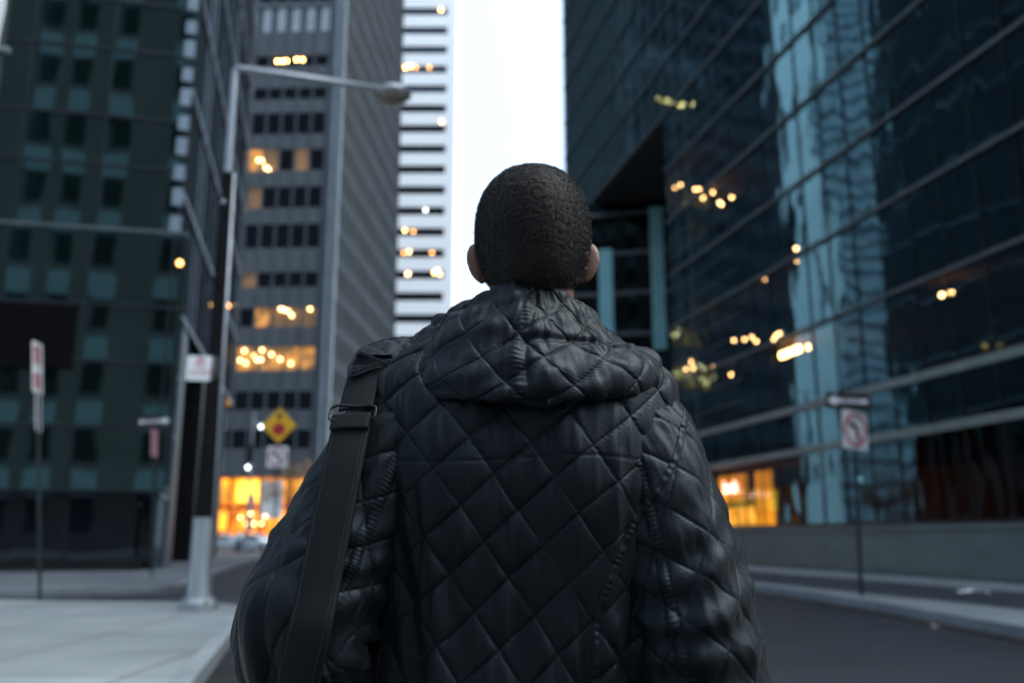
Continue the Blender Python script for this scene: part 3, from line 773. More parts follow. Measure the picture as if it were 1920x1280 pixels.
# distant signal pole by the left building end
b = Vector((at(462, 1005, 60).x, 60, 0.0))
tl = empty('traffic_signal', b, 0, 'grey signal pole with small pale lamps at the end of the left pavement', 'traffic signal')
h9 = at(462, 770, 60).z
MB().tube([(0, 0, 0), (0, 0, h9)], [0.10, 0.07], 8).build('pole', M['galv'], tl)
for py, dx, m in ((800, 0.55, 'lamp_white'), (876, -0.15, 'lamp_white')):
    z = at(462, py, 60).z
    MB().ball((dx, -0.1, z), 0.09, 10, 7).build('lamp', M[m], tl)
MB().tube([(0, 0, at(462, 790, 60).z), (0.55, 0, at(462, 797, 60).z)], 0.05, 6).build('arm', M['galv'], tl)
z = at(462, 850, 60).z
MB().box(-0.22, 0.22, -0.35, -0.1, z - 0.6, z + 0.6).build('signal_head', M['sign_black'], tl, bevel=0.03)

# ------------------------------------------------------------------ vehicles
M['paint_white'] = surf('paint_white', (0.62, 0.66, 0.70), (0.68, 0.72, 0.76), 2, 0.3)
M['paint_dark'] = surf('paint_dark', (0.012, 0.014, 0.018), (0.02, 0.022, 0.026), 2, 0.25)
M['paint_blue'] = surf('paint_blue', (0.05, 0.09, 0.14), (0.06, 0.10, 0.16), 2, 0.25)
M['tyre'] = surf('tyre', (0.012, 0.012, 0.012), None, 10, 0.9)
M['rim'] = surf('rim', (0.35, 0.36, 0.38), None, 5, 0.35, 0.7)
M['car_glass'] = surf('car_glass', (0.02, 0.03, 0.035), None, 2, 0.08, spec=0.8)
M['tail_light'] = surf('tail_light', (0.35, 0.01, 0.01), None, 5, 0.3)
M['head_light'] = surf('head_light', (0.6, 0.62, 0.65), None, 5, 0.15)
def car(loc, rz, paint, label, group=None, tall=1.0):
    c = empty('parked_car' if tall == 1 else 'parked_van', loc, rz, label, 'car' if tall == 1 else 'van', group)
    n0 = len(bpy.data.objects)
    # cross sections along y (length 4.6): (y, half width, z bottom, z shoulder, z roof, roof half width)
    sec = [(-2.3, .70, .35, .62, .62, .60), (-2.2, .82, .28, .80, .80, .72), (-1.6, .89, .22, .90, .92, .78), (-1.1, .90, .20, .95, 1.02, .78), (-0.45, .91, .20, .96, 1.42, .62), (0.4, .91, .20, .97, 1.47, .62),
           (1.1, .91, .20, .98, 1.38, .62), (1.75, .89, .22, .98, 1.06, .72), (2.15, .84, .28, .96, .98, .70), (2.3, .74, .38, .80, .80, .62)]
    vs = []; fs = []
    for y, w, zb_, zs_, zr_, rw in sec:
        ring = [(-w * .9, zb_), (-w, zb_ + .2), (-w, (zb_ + zs_) / 2 + .1), (-w * .96, zs_), (-rw, zr_ - .03), (-rw * .6, zr_), (rw * .6, zr_), (rw, zr_ - .03), (w * .96, zs_), (w, (zb_ + zs_) / 2 + .1), (w, zb_ + .2), (w * .9, zb_)]
        vs += [(a, y, z) for a, z in ring]
    n = 12
    for j in range(len(sec) - 1):
        for i in range(n):
            k = (i + 1) % n; fs.append((j * n + i, j * n + k, (j + 1) * n + k, (j + 1) * n + i))
    fs += [tuple(range(n)), tuple(range((len(sec) - 1) * n, len(sec) * n))[::-1]]
    MB().add(vs, fs).build('body', paint, c, smooth=True, auto=True)
    for s in (-1, 1):
        MB().add([(s * .885, -.95, 1.0), (s * .655, -.45, 1.38), (s * .655, .42, 1.42), (s * .655, 1.05, 1.34), (s * .87, 1.6, 1.02), (s * .90, -.95, .99), (s * .67, -.45, 1.37), (s * .67, .42, 1.41), (s * .67, 1.05, 1.33), (s * .885, 1.6, 1.01)], [(0, 1, 2, 3, 4), (9, 8, 7, 6, 5), (0, 5, 6, 1), (1, 6, 7, 2), (2, 7, 8, 3), (3, 8, 9, 4), (4, 9, 5, 0)]).build('side_window', M['car_glass'], c)
        for y in (-1.4, 1.4):
            w = MB().tube([(s * .72, y, .33), (s * .92, y, .33)], .33, 20).build('wheel', M['tyre'], c)
            MB().tube([(s * .915, y, .33), (s * .93, y, .33)], .20, 14).build('rim', M['rim'], w)
        MB().box(s * .45, s * .78, -2.30, -2.24, .62, .76).build('tail_light', M['tail_light'], c)
        MB().box(s * .45, s * .74, 2.24, 2.31, .62, .74).build('headlight', M['head_light'], c)
        MB().box(s * .92, s * 1.04, -.62 + 1.2, -.42 + 1.2, .98, 1.10).build('mirror', paint, c, bevel=.02)
    MB().add([(-.66, -1.0, 1.04), (.66, -1.0, 1.04), (.56, -.48, 1.40), (-.56, -.48, 1.40), (-.66, -1.03, 1.06), (.66, -1.03, 1.06), (.56, -.51, 1.42), (-.56, -.51, 1.42)], [(0, 1, 2, 3), (7, 6, 5, 4), (0, 4, 5, 1), (1, 5, 6, 2), (2, 6, 7, 3), (3, 7, 4, 0)]).build('rear_window', M['car_glass'], c)
    MB().add([(-.68, 1.72, 1.06), (.68, 1.72, 1.06), (.56, 1.16, 1.39), (-.56, 1.16, 1.39), (-.68, 1.75, 1.08), (.68, 1.75, 1.08), (.56, 1.19, 1.41), (-.56, 1.19, 1.41)], [(0, 3, 2, 1), (4, 5, 6, 7), (0, 1, 5, 4), (1, 2, 6, 5), (2, 3, 7, 6), (3, 0, 4, 7)]).build('windscreen', M['car_glass'], c)
    if tall != 1:
        for o_ in c.children:
            for vv in o_.data.vertices:
                if vv.co.z > .95: vv.co.z = .95 + (vv.co.z - .95) * tall
    return c
car((at(482, 1005, 76).x, 76, 0), R(60), M['paint_white'], 'white car crossing the end of the street below the orange lobby')
car((at(425, 1005, 84).x, 84, 0), R(80), M['paint_white'], 'pale car half hidden behind the black pillars far left')


# litter on the right pavement and leaves by the kerb
b = ground(1826, 1112, 0.15)
pp = []
random.seed(3)
lit_ = MB(); nx, ny = 12, 6
for i in range(nx + 1):
    for j in range(ny + 1):
        lit_.v.append((-0.29 + 0.58 * i / nx + random.uniform(-.012, .012), -0.13 + 0.26 * j / ny + random.uniform(-.012, .012), 0.012 + 0.05 * abs(math.sin(i * 1.3 + j)) * random.random() + 0.03 * math.exp(-((i - 6) / 3) ** 2)))
for i in range(nx):
    for j in range(ny):
        a = i * (ny + 1) + j; lit_.f.append([a, a + ny + 1, a + ny + 2, a + 1]); lit_.mi.append(0)
o = lit_.build('paper_litter', M['sign_white']); o.location = b; o.location.z = 0.158
so = o.modifiers.new('s', 'SOLIDIFY'); so.thickness = 0.002
tag(o, 'crumpled white paper lying on the right pavement', 'litter')
M['leaf'] = surf('leaf', (0.30, 0.14, 0.05), (0.42, 0.25, 0.10), 20, 0.8)
M['leaf_pale'] = surf('leaf_pale', (0.5, 0.5, 0.48), (0.6, 0.6, 0.6), 20, 0.8)
lv = MB()
kp = [(10.26, 20.6), (9.95, 16.6), (9.35, 13.0), (8.82, 10.3), (8.0, 6)]
for i in range(130):
    u = random.random() * 3.999; k = int(u); f_ = u - k
    t = kp[k][0] * (1 - f_) + kp[k + 1][0] * f_; s = kp[k][1] * (1 - f_) + kp[k + 1][1] * f_
    t -= 0.04 + abs(random.gauss(0, 0.25)); s += random.uniform(-.2, .2)
    c = W(t, s, 0.004); a = random.uniform(0, 6.28); L_n = random.uniform(.018, .045)
    ca, sa = math.cos(a) * L_n, math.sin(a) * L_n; h = random.uniform(.004, .02)
    lv.add([(c.x + ca, c.y + sa, .004), (c.x - sa * .5, c.y + ca * .5, h), (c.x - ca, c.y - sa, .006), (c.x + sa * .5, c.y - ca * .5, h)], [(0, 1, 2, 3)])
tag(lv.build('fallen_leaves', M['leaf']), 'scattered brown leaves and scraps along the right kerb', 'leaves', kind='stuff')
b = ground(1755, 1175, 0)
tag(MB().add([(b.x - .06, b.y - .04, .01), (b.x + .07, b.y - .03, .02), (b.x + .05, b.y + .05, .012), (b.x - .05, b.y + .04, .03)], [(0, 1, 2, 3)]).build('paper_scrap', M['leaf_pale']), 'small white paper scrap in the road by the right kerb', 'litter')

# small tree in front of the tower
def tree(loc, h, rad, label, seed):
    rnd = random.Random(seed)
    t = empty('street_tree', loc, 0, label, 'tree')
    tr = MB(); tr.tube([(0, 0, 0), (0.05, 0, h * .3), (0, 0.05, h * .55), (0.05, 0, h * .9)], [.14, .11, .08, .02], 8)
    tips = []
    for i in range(16):
        a = rnd.uniform(0, 6.28); z0 = h * rnd.uniform(.3, .7); L = rad * rnd.uniform(.6, 1)
        e = (L * math.cos(a), L * math.sin(a), z0 + h * rnd.uniform(.08, .3))
        tr.tube([(0, 0, z0), (e[0] * .5, e[1] * .5, (z0 + e[2]) / 2 + .05), e], [.05, .03, .012], 5); tips.append(e)
    tr.build('trunk', M['tree_bark'], t)
    cr = MB()
    for i in range(1400):
        e = tips[rnd.randrange(len(tips))]; k = rnd.uniform(.45, 1.05)
        c = Vector((e[0] * k, e[1] * k, h * .5 + (e[2] - h * .5) * k)) + Vector((rnd.gauss(0, .3), rnd.gauss(0, .3), rnd.gauss(0, .3)))
        u = Vector((rnd.gauss(0, 1), rnd.gauss(0, 1), rnd.gauss(0, 1))).normalized() * .09; v = u.orthogonal().normalized() * .06
        cr.add([c - u, c + v, c + u, c - v], [(0, 1, 2, 3)])
    cr.build('crown', M['tree_leaf'], t)
M['tree_bark'] = surf('tree_bark', (0.04, 0.03, 0.025), None, 8, 0.9)
M['tree_leaf'] = surf('tree_leaf', (0.12, 0.06, 0.03), (0.22, 0.13, 0.05), 3, 0.8)
tree((at(535, 1005, 78).x, 78, 0), 9.5, 2.6, 'thin brown-leaved street tree in front of the grey tower', 4)
tree(tuple(W(-9.5, 66, 0)), 8.0, 2.6, 'yellowish street tree past the green glass block, mirrored in the right wall', 9)
# ------------------------------------------------------------------ the man
def vnoise(p, seed=0):
    """smooth value noise, p (...,3) -> [-1,1]"""
    p = np.asarray(p, float); i = np.floor(p).astype(np.int64); f = p - i
    f = f * f * f * (f * (f * 6 - 15) + 10)
    def h(x, y, z):
        n = (x * 374761393 + y * 668265263 + z * 2147483647 + seed * 974711) & 0xffffffff
        n = ((n ^ (n >> 13)) * 1274126177) & 0xffffffff
        n = ((n ^ (n >> 16)) * 2246822519) & 0xffffffff
        return ((n ^ (n >> 15)) & 0xffff) / 32767.5 - 1
    r = 0
    for a in (0, 1):
        for b_ in (0, 1):
            for c in (0, 1):
                w = (f[..., 0] if a else 1 - f[..., 0]) * (f[..., 1] if b_ else 1 - f[..., 1]) * (f[..., 2] if c else 1 - f[..., 2])
                r = r + w * h(i[..., 0] + a, i[..., 1] + b_, i[..., 2] + c)
    return r
def n2(u, v, seed=0): return vnoise(np.stack([u, v, np.zeros_like(u) + seed * 7.3], -1), seed)
def grid_mesh(name, P, mat, parent=None, close_u=True, cap0=False, cap1=False):
    """P (nv, nu, 3) -> mesh object"""
    nv, nu = P.shape[:2]
    idx = np.arange(nv * nu).reshape(nv, nu)
    if close_u: nx = np.roll(idx, -1, 1)
    else: nx = np.concatenate([idx[:, 1:], idx[:, -1:]], 1)
    a = idx[:-1]; b_ = nx[:-1]; c = nx[1:]; d = idx[1:]
    if not close_u: a, b_, c, d = a[:, :-1], b_[:, :-1], c[:, :-1], d[:, :-1]
    q = np.stack([a, b_, c, d], -1).reshape(-1, 4)
    me = bpy.data.meshes.new(name)
    faces = q.tolist()
    if cap0: faces.append(idx[0][::-1].tolist())
    if cap1: faces.append(idx[-1].tolist())
    me.from_pydata(P.reshape(-1, 3).tolist(), [], faces)
    o = link_mesh(name, me, mat, parent, smooth=True)
    return o
def normals(P, close_u=True):
    if close_u: du = np.roll(P, -1, 1) - np.roll(P, 1, 1)
    else: du = np.gradient(P, axis=1)
    dv = np.gradient(P, axis=0)
    n = np.cross(du, dv); L = np.linalg.norm(n, axis=-1, keepdims=True)
    return n / np.maximum(L, 1e-9)
def smoothcurve(keys, ts):
    """catmull-rom style interpolation of rows of keys (first col = param)"""
    keys = np.array(keys, float); x = keys[:, 0]; out = []
    m = np.gradient(keys[:, 1:], x, axis=0)
    ts = np.clip(ts, x[0], x[-1]); k = np.clip(np.searchsorted(x, ts, 'right') - 1, 0, len(x) - 2)
    h = (x[k + 1] - x[k]); t = ((ts - x[k]) / h)[:, None]; h = h[:, None]
    p0, p1, m0, m1 = keys[k, 1:], keys[k + 1, 1:], m[k], m[k + 1]
    return (2 * t**3 - 3 * t**2 + 1) * p0 + (t**3 - 2 * t**2 + t) * h * m0 + (-2 * t**3 + 3 * t**2) * p1 + (t**3 - t**2) * h * m1

# ---- materials
def skin_mat():
    m, nt, b = new_mat('skin')
    noise_col(nt, b, (0.115, 0.047, 0.030), (0.165, 0.070, 0.045), 14, 5)
    b.inputs['Roughness'].default_value = 0.5
    b.inputs['Subsurface Weight'].default_value = 0.15; b.inputs['Subsurface Radius'].default_value = (0.02, 0.008, 0.004); b.inputs['Subsurface Scale'].default_value = 0.5
    bump(nt, b, 300, 0.0004)
    return m
M['skin'] = skin_mat()
def cloth(name, c0, c1, rough, bumps, spec=0.5, sheen=0.0):
    m, nt, b = new_mat(name)
    noise_col(nt, b, c0, c1, 25, 4)
    b.inputs['Roughness'].default_value = rough; b.inputs['Specular IOR Level'].default_value = spec
    b.inputs['Sheen Weight'].default_value = sheen; b.inputs['Sheen Roughness'].default_value = 0.4
    ch = None
    for i, (s, d, st_) in enumerate(bumps):
        ch = bump(nt, b if i == len(bumps) - 1 else None, s, d, stretch=st_, detail=3, chain=ch)
    return m
M['nylon'] = cloth('nylon', (0.0016, 0.0025, 0.0040), (0.0028, 0.0041, 0.0060), 0.52, [(60, 0.0016, (1, 1, 0.22)), (260, 0.0003, (1, 1, 1))], 0.20, 0.05)
M['nylon'].node_tree.nodes['Principled BSDF'].inputs['Specular Tint'].default_value = (0.72, 0.90, 1.0, 1)
M['webbing'] = cloth('webbing', (0.0018, 0.0026, 0.0038), (0.0028, 0.0040, 0.0055), 0.7, [(900, 0.0005, (1, 1, 0.3))], 0.2, 0.0)
M['hair_mat'] = cloth('hair_mat', (0.006, 0.005, 0.005), (0.014, 0.011, 0.010), 0.7, [(350, 0.0015, (1, 1, 1))], 0.4)
M['hair_strand'] = surf('hair_strand', (0.008, 0.006, 0.006), (0.018, 0.015, 0.015), 60, 0.6, spec=0.35)
M['thread'] = surf('thread', (0.006, 0.008, 0.010), (0.012, 0.014, 0.017), 60, 0.7)
M['denim'] = cloth('denim', (0.010, 0.013, 0.022), (0.016, 0.020, 0.032), 0.8, [(400, 0.0006, (1, 1, 1))])
M['shoe'] = surf('shoe', (0.012, 0.010, 0.009), None, 6, 0.4)
M['sole'] = surf('sole', (0.03, 0.03, 0.03), None, 6, 0.8)
M['buckle'] = surf('buckle', (0.02, 0.022, 0.024), (0.035, 0.037, 0.04), 20, 0.35, 0.8)
M['eye_white'] = surf('eye_white', (0.55, 0.52, 0.5), None, 6, 0.2)
M['iris'] = surf('iris', (0.02, 0.01, 0.006), None, 6, 0.1)

HX, HY, HZ = 0.030, 1.250, 1.663                      # centre of the head
# ---- body (one continuous mesh): head, neck, trunk, arms, hands, legs
def head_grid(nu=120, nv=90):
    th = np.linspace(0.02, math.pi - 0.02, nv)[:, None]; ph = (np.arange(nu) * 2 * math.pi / nu)[None, :]
    x = np.sin(th) * np.sin(ph); y = np.sin(th) * np.cos(ph); z = np.cos(th) + 0 * ph      # face towards +y
    f = np.clip(y, 0, 1); bk = np.clip(-y, 0, 1)
    rx = 0.0755 * (1 - 0.20 * np.clip(-z, 0, 1) ** 1.5 * (0.4 + f) - 0.02 * np.clip(z, 0, 1))
    ry = 0.098 * (1 + 0.0 * bk)
    X = x * rx; Y = y * ry; Z = z * 0.103
    bx = (np.abs(np.sin(th)) ** 2.75 + np.abs(np.cos(th)) ** 2.75) ** (-1 / 2.75)
    bx = np.where(z > 0, bx, 1 + (bx - 1) * .55); X *= bx * 1.02; Y = Y * (1 + (bx - 1) * .7); Z *= 1 + (bx - 1) * .6
    Z = np.where(z < 0, Z * (1 + 0.12 * f), Z)
    def g(cx, cz, sx, sz): return np.exp(-((X - cx) / sx) ** 2 - ((Z - cz) / sz) ** 2) * (y > 0)
    Y = Y + 0.026 * g(0, -0.028, 0.011, 0.012) + 0.014 * g(0, -0.008, 0.009, 0.024)         # nose
    Y = Y + 0.008 * g(0, 0.022, 0.05, 0.010) - 0.012 * (g(0.031, 0.0, 0.016, 0.012) + g(-0.031, 0.0, 0.016, 0.012))
    Y = Y + 0.010 * g(0, -0.056, 0.024, 0.006) + 0.010 * g(0, -0.068, 0.022, 0.006) - 0.004 * g(0, -0.062, 0.024, 0.002) + 0.012 * g(0, -0.098, 0.022, 0.014)
    Y = Y - 0.010 * bk * np.exp(-((Z + 0.075) / 0.03) ** 2)
    return np.stack([X + HX, Y + HY, Z + HZ], -1)
bmb = bmesh.new()
def add_grid(P, caps=True):
    nv, nu = P.shape[:2]
    vs = [bmb.verts.new(p) for p in P.reshape(-1, 3).tolist()]
    for j in range(nv - 1):
        for i in range(nu):
            k = (i + 1) % nu
            bmb.faces.new((vs[j * nu + i], vs[j * nu + k], vs[(j + 1) * nu + k], vs[(j + 1) * nu + i]))
    if caps: bmb.faces.new(vs[:nu][::-1]); bmb.faces.new(vs[-nu:])
def add_chain(pts, rads, n=20, flat=(1, 1)):
    pts = [Vector(p) for p in pts]
    P = []; up = None
    ext = []
    K_ = 6
    # round caps
    d0 = (pts[0] - pts[1]).normalized(); d1 = (pts[-1] - pts[-2]).normalized()
    full = [(pts[0] + d0 * rads[0] * math.sin(R(a)), rads[0] * math.cos(R(a))) for a in (85, 60, 30)] + list(zip(pts, rads)) + [(pts[-1] + d1 * rads[-1] * math.sin(R(a)), rads[-1] * math.cos(R(a))) for a in (30, 60, 85)]
    for i, (p, r_) in enumerate(full):
        a_ = full[max(i - 1, 0)][0]; b_ = full[min(i + 1, len(full) - 1)][0]
        d = (b_ - a_).normalized()
        if up is None: up = Vector((0, 1, 0)) if abs(d.y) < .9 else Vector((1, 0, 0))
        u = d.cross(up).normalized(); v = u.cross(d).normalized(); up = v
        P.append([list(p + u * r_ * flat[0] * math.cos(2 * math.pi * k / n) + v * r_ * flat[1] * math.sin(2 * math.pi * k / n)) for k in range(n)])
    add_grid(np.array(P))
add_grid(head_grid())
add_chain([(HX, HY + .0, HZ - .05), (HX - .004, HY - .006, HZ - .10), (HX - .008, HY, HZ - .16), (.015, 1.262, 1.45), (.012, 1.27, 1.38)], [.060, .061, .062, .064, .075], 32)
TX = 0.012
add_chain([(TX, 1.27, 1.42), (TX, 1.27, 1.30), (TX, 1.28, 1.15), (TX, 1.28, 1.0), (TX, 1.28, .93)], [.085, .10, .095, .10, .095], 32, (1.35, .85))
for s, A in ((1, [(.13, 1.26, 1.41), (.19, 1.25, 1.37), (.235, 1.235, 1.24), (.262, 1.225, 1.10), (.272, 1.25, .98), (.272, 1.275, .875)]), (-1, [(-.11, 1.26, 1.41), (-.18, 1.25, 1.37), (-.25, 1.235, 1.24), (-.285, 1.225, 1.12), (-.255, 1.32, 1.07), (-.20, 1.43, 1.055)])):
    add_chain(A, [.05, .055, .047, .040, .036, .028], 20)
    wr = Vector(A[-1]); d = (wr - Vector(A[-2])).normalized()
    sd = Vector((1, 0, 0)) if s > 0 else Vector((0.6, 0.2, -0.75)); sd = (sd - d * sd.dot(d)).normalized()   # palm normal
    ac = d.cross(sd).normalized()                                       # across the palm
    palm = wr + d * 0.05
    add_chain([wr - d * .01, wr + d * .03, wr + d * .075], [.026, .036, .036], 18, (0.42, 1.0) if False else (1.0, 0.45))
    for k in range(4):
        o_ = (k - 1.5) * 0.0185
        L_f = (.072, .080, .075, .060)[k]
        q0 = wr + d * .07 + ac * o_ if s < 0 else wr + d * .07 + ac * o_
        e1 = (d * .95 - sd * s * .25).normalized(); e2 = (d * .75 - sd * s * .66).normalized(); e3 = (d * .4 - sd * s * .9).normalized()
        q1 = q0 + e1 * L_f * .45; q2 = q1 + e2 * L_f * .32; q3 = q2 + e3 * L_f * .25
        add_chain([q0 - d * .01, q1, q2, q3], [.0095, .0088, .008, .0068], 12)
    t0 = wr + d * .022 + ac * .026; t1 = t0 + (ac * .7 + d * .6).normalized() * .035; t2 = t1 + (d * .9 + ac * .1 - sd * s * .3).normalized() * .03; 
    add_chain([t0, t1, t2], [.013, .0105, .0085], 12)
for s in (1, -1):
    X0 = TX + s * .10; step_ = .10 * s
    add_chain([(X0 - s * .01, 1.28, .95), (X0, 1.27 + step_ * .4, .75), (X0 + s * .005, 1.27 + step_ * .9, .50), (X0 + s * .008, 1.26 + step_ * .9, .28), (X0 + s * .01, 1.25 + step_ * 1.1, .09)], [.088, .082, .056, .052, .036], 24)
    add_chain([(X0 + s * .01, 1.24 + step_ * 1.1, .06), (X0 + s * .014, 1.32 + step_ * 1.1, .045), (X0 + s * .016, 1.41 + step_ * 1.1, .035)], [.040, .038, .028], 16)
# ears
for s in (1, -1):
    n_e = 26; P = []
    for j in range(13):
        a = math.pi * (j + .5) / 13
        P.append([[0, 0, 0]] * n_e)
        for i in range(n_e):
            b_ = 2 * math.pi * i / n_e
            u = math.sin(a) * math.cos(b_); v = math.sin(a) * math.sin(b_); w = math.cos(a)
            # u: along ear depth (front-back), v: thickness, w: height
            ht = .033 * w; wd = (.019 * (1 + .15 * w)) * u; tk = .0072 * v * (1 - .35 * math.exp(-((u - .1) / .28) ** 2)) * (1 + 0.25 * max(0, w))
            rim = .005 * max(0, -u)
            ang = R(66)
            ex = wd * -math.sin(ang) + tk * math.cos(ang)
            ey = wd * math.cos(ang) + tk * math.sin(ang)
            P[-1][i] = [HX + s * (.0745 + ex + rim * .6 + .003 * w), HY - .004 + ey + .004 * w, HZ - .031 + ht]
    P = np.array(P)
    if s < 0: P = P[::-1]
    add_grid(P)
bmesh.ops.recalc_face_normals(bmb, faces=bmb.faces)
me = bpy.data.meshes.new('person'); bmb.to_mesh(me); bmb.free()
tmp = bpy.data.objects.new('tmp', me); COL.objects.link(tmp)
rm = tmp.modifiers.new('r', 'REMESH'); rm.mode = 'VOXEL'; rm.voxel_size = 0.0032; rm.use_smooth_shade = True
sm = tmp.modifiers.new('s', 'SMOOTH'); sm.factor = 0.5; sm.iterations = 4
me2 = bpy.data.meshes.new_from_object(tmp.evaluated_get(bpy.context.evaluated_depsgraph_get()))
bpy.data.objects.remove(tmp)
man = link_mesh('person', me2, M['skin'], None, smooth=True)
tag(man, 'man seen from behind in a black quilted hooded jacket with short black hair', 'person')
body_bvh = BVHTree.FromPolygons([v.co[:] for v in me2.vertices], [p.vertices[:] for p in me2.polygons])
for s in (1, -1):
    MB().ball((HX + s * .030, HY + .0745, HZ + .0), .0112, 18, 12).build('eye', M['eye_white'], man, smooth=True)
    MB().ball((HX + s * .030, HY + .0826, HZ + .001), (.0055, .0042, .0055), 14, 9).build('iris', M['iris'], man, smooth=True)

# ---- hair: dense short curls over the scalp
HG = head_grid(420, 300)
hn = normals(HG); cen = np.array([HX, HY, HZ])
hn = np.where((np.sum(hn * (HG - cen), -1, keepdims=True) < 0), -hn, hn)
rel = HG - cen
front = rel[..., 1]
line = 0.035 + 0.0 * front                            # hair line height grows towards the face
hairline = np.where(front > 0.02, -0.02 + (front - 0.02) * 1.1, -0.098 + np.clip(front + 0.02, 0, 0.04) * 1.6)
cover = np.clip((rel[..., 2] - hairline) / 0.012, 0, 1)
thick = 0.0012 + 0.0035 * np.clip((rel[..., 2] + 0.07) / 0.09, 0, 1)
curl = vnoise(HG * 520, 3) * 0.7 + vnoise(HG * 170, 5) * 0.3
ridge = np.sin(rel[..., 2] * 620 + 5 * vnoise(HG * 45, 8) + 2.5 * vnoise(HG * 90, 12))
fade = np.clip((rel[..., 2] + 0.09) / 0.06, 0, 1)
HGd = HG + hn * (cover * (thick + 0.0007 * fade * curl + 0.0007 * fade * ridge) - (1 - cover) * 0.004)[..., None]
hair = grid_mesh('hair', HGd, M['hair_mat'], man)
flatP = HGd.reshape(-1, 3); flatN = hn.reshape(-1, 3); fc = (cover * np.sin(np.linspace(0.02, math.pi - .02, 300))[:, None]).reshape(-1)
ff = fade.reshape(-1)
prob = fc * (flatP[:, 1] < HY + .06); prob /= prob.sum()
Ns = 70000
ids = rng.choice(len(flatP), Ns, p=prob)
p0 = flatP[ids] + rng.normal(0, .0007, (Ns, 3)); nn = flatN[ids]; fl = ff[ids]
tang = np.cross(nn, np.array([0.2, 1, 0.1])); tang /= np.linalg.norm(tang, axis=1, keepdims=True)
flow = rng.uniform(0, .12, Ns)[:, None] + 0.8 * vnoise(p0 * 60, 21)[:, None]
t2 = np.cross(nn, tang); dirv = tang * np.cos(flow * 14) + t2 * np.sin(flow * 14)
Ln = (0.0014 + 0.0030 * fl * rng.uniform(.5, 1.2, Ns))[:, None]
a_ = p0 - nn * .0006; b_ = p0 + nn * Ln * .75 + dirv * Ln * .35; c_ = p0 + nn * Ln * .7 + dirv * Ln * 1.05
wv = np.cross(dirv, nn) * 0.00016
V = np.stack([a_ - wv, a_ + wv, b_ + wv, b_ - wv, c_], 1).reshape(-1, 3)
base_i = (np.arange(Ns) * 5)[:, None]
quads = (base_i + np.array([0, 1, 2, 3])).tolist(); tris = (base_i + np.array([3, 2, 4])).tolist()
me = bpy.data.meshes.new('hair_strands'); me.from_pydata(V.tolist(), [], quads + tris)
hs = link_mesh('hair_strands', me, M['hair_strand'], hair); tag(hs, kind='stuff')

# ---- quilting helper
QA = np.array([0.0300, -0.0446]); QB = np.array([-0.0432, -0.0396])
QI = np.linalg.inv(np.stack([QA, QB], 1))
def quilt(u, v, amp=1.0, seed=0, off=(0, 0), wr=1.0):
    wu = u + 0.0025 * n2(u * 14, v * 14, seed + 1); wv_ = v + 0.0025 * n2(u * 14, v * 14, seed + 2)
    ij = np.einsum('ab,...b->...a', QI, np.stack([wu - off[0], wv_ - off[1]], -1))
    fi = ij - np.floor(ij)
    di = np.minimum(fi[..., 0], 1 - fi[..., 0]) * 0.048; dj = np.minimum(fi[..., 1], 1 - fi[..., 1]) * 0.048
    puff = np.sin(np.pi * fi[..., 0]) * np.sin(np.pi * fi[..., 1])
    e = (1 - np.exp(-di / 0.0050)) * (1 - np.exp(-dj / 0.0050))
    h = 0.0023 * e + 0.0012 * puff
    # fine radial puckers along the stitching and drape folds inside each diamond
    fold = 0.65 * n2(u * 62, v * 10, seed + 3) + 0.35 * n2(u * 120, v * 16, seed + 5); fold = np.sign(fold) * np.abs(fold) ** 0.8
    h += wr * 0.0027 * fold * (0.25 + e)
    d = np.minimum(di, dj)
    h += 0.0004 * np.sin(v * 900 + u * 700 + 6 * n2(u * 60, v * 60, seed + 4)) * np.exp(-d / 0.004)
    h -= 0.0016 * np.exp(-(d / 0.0012) ** 2)
    return amp * h

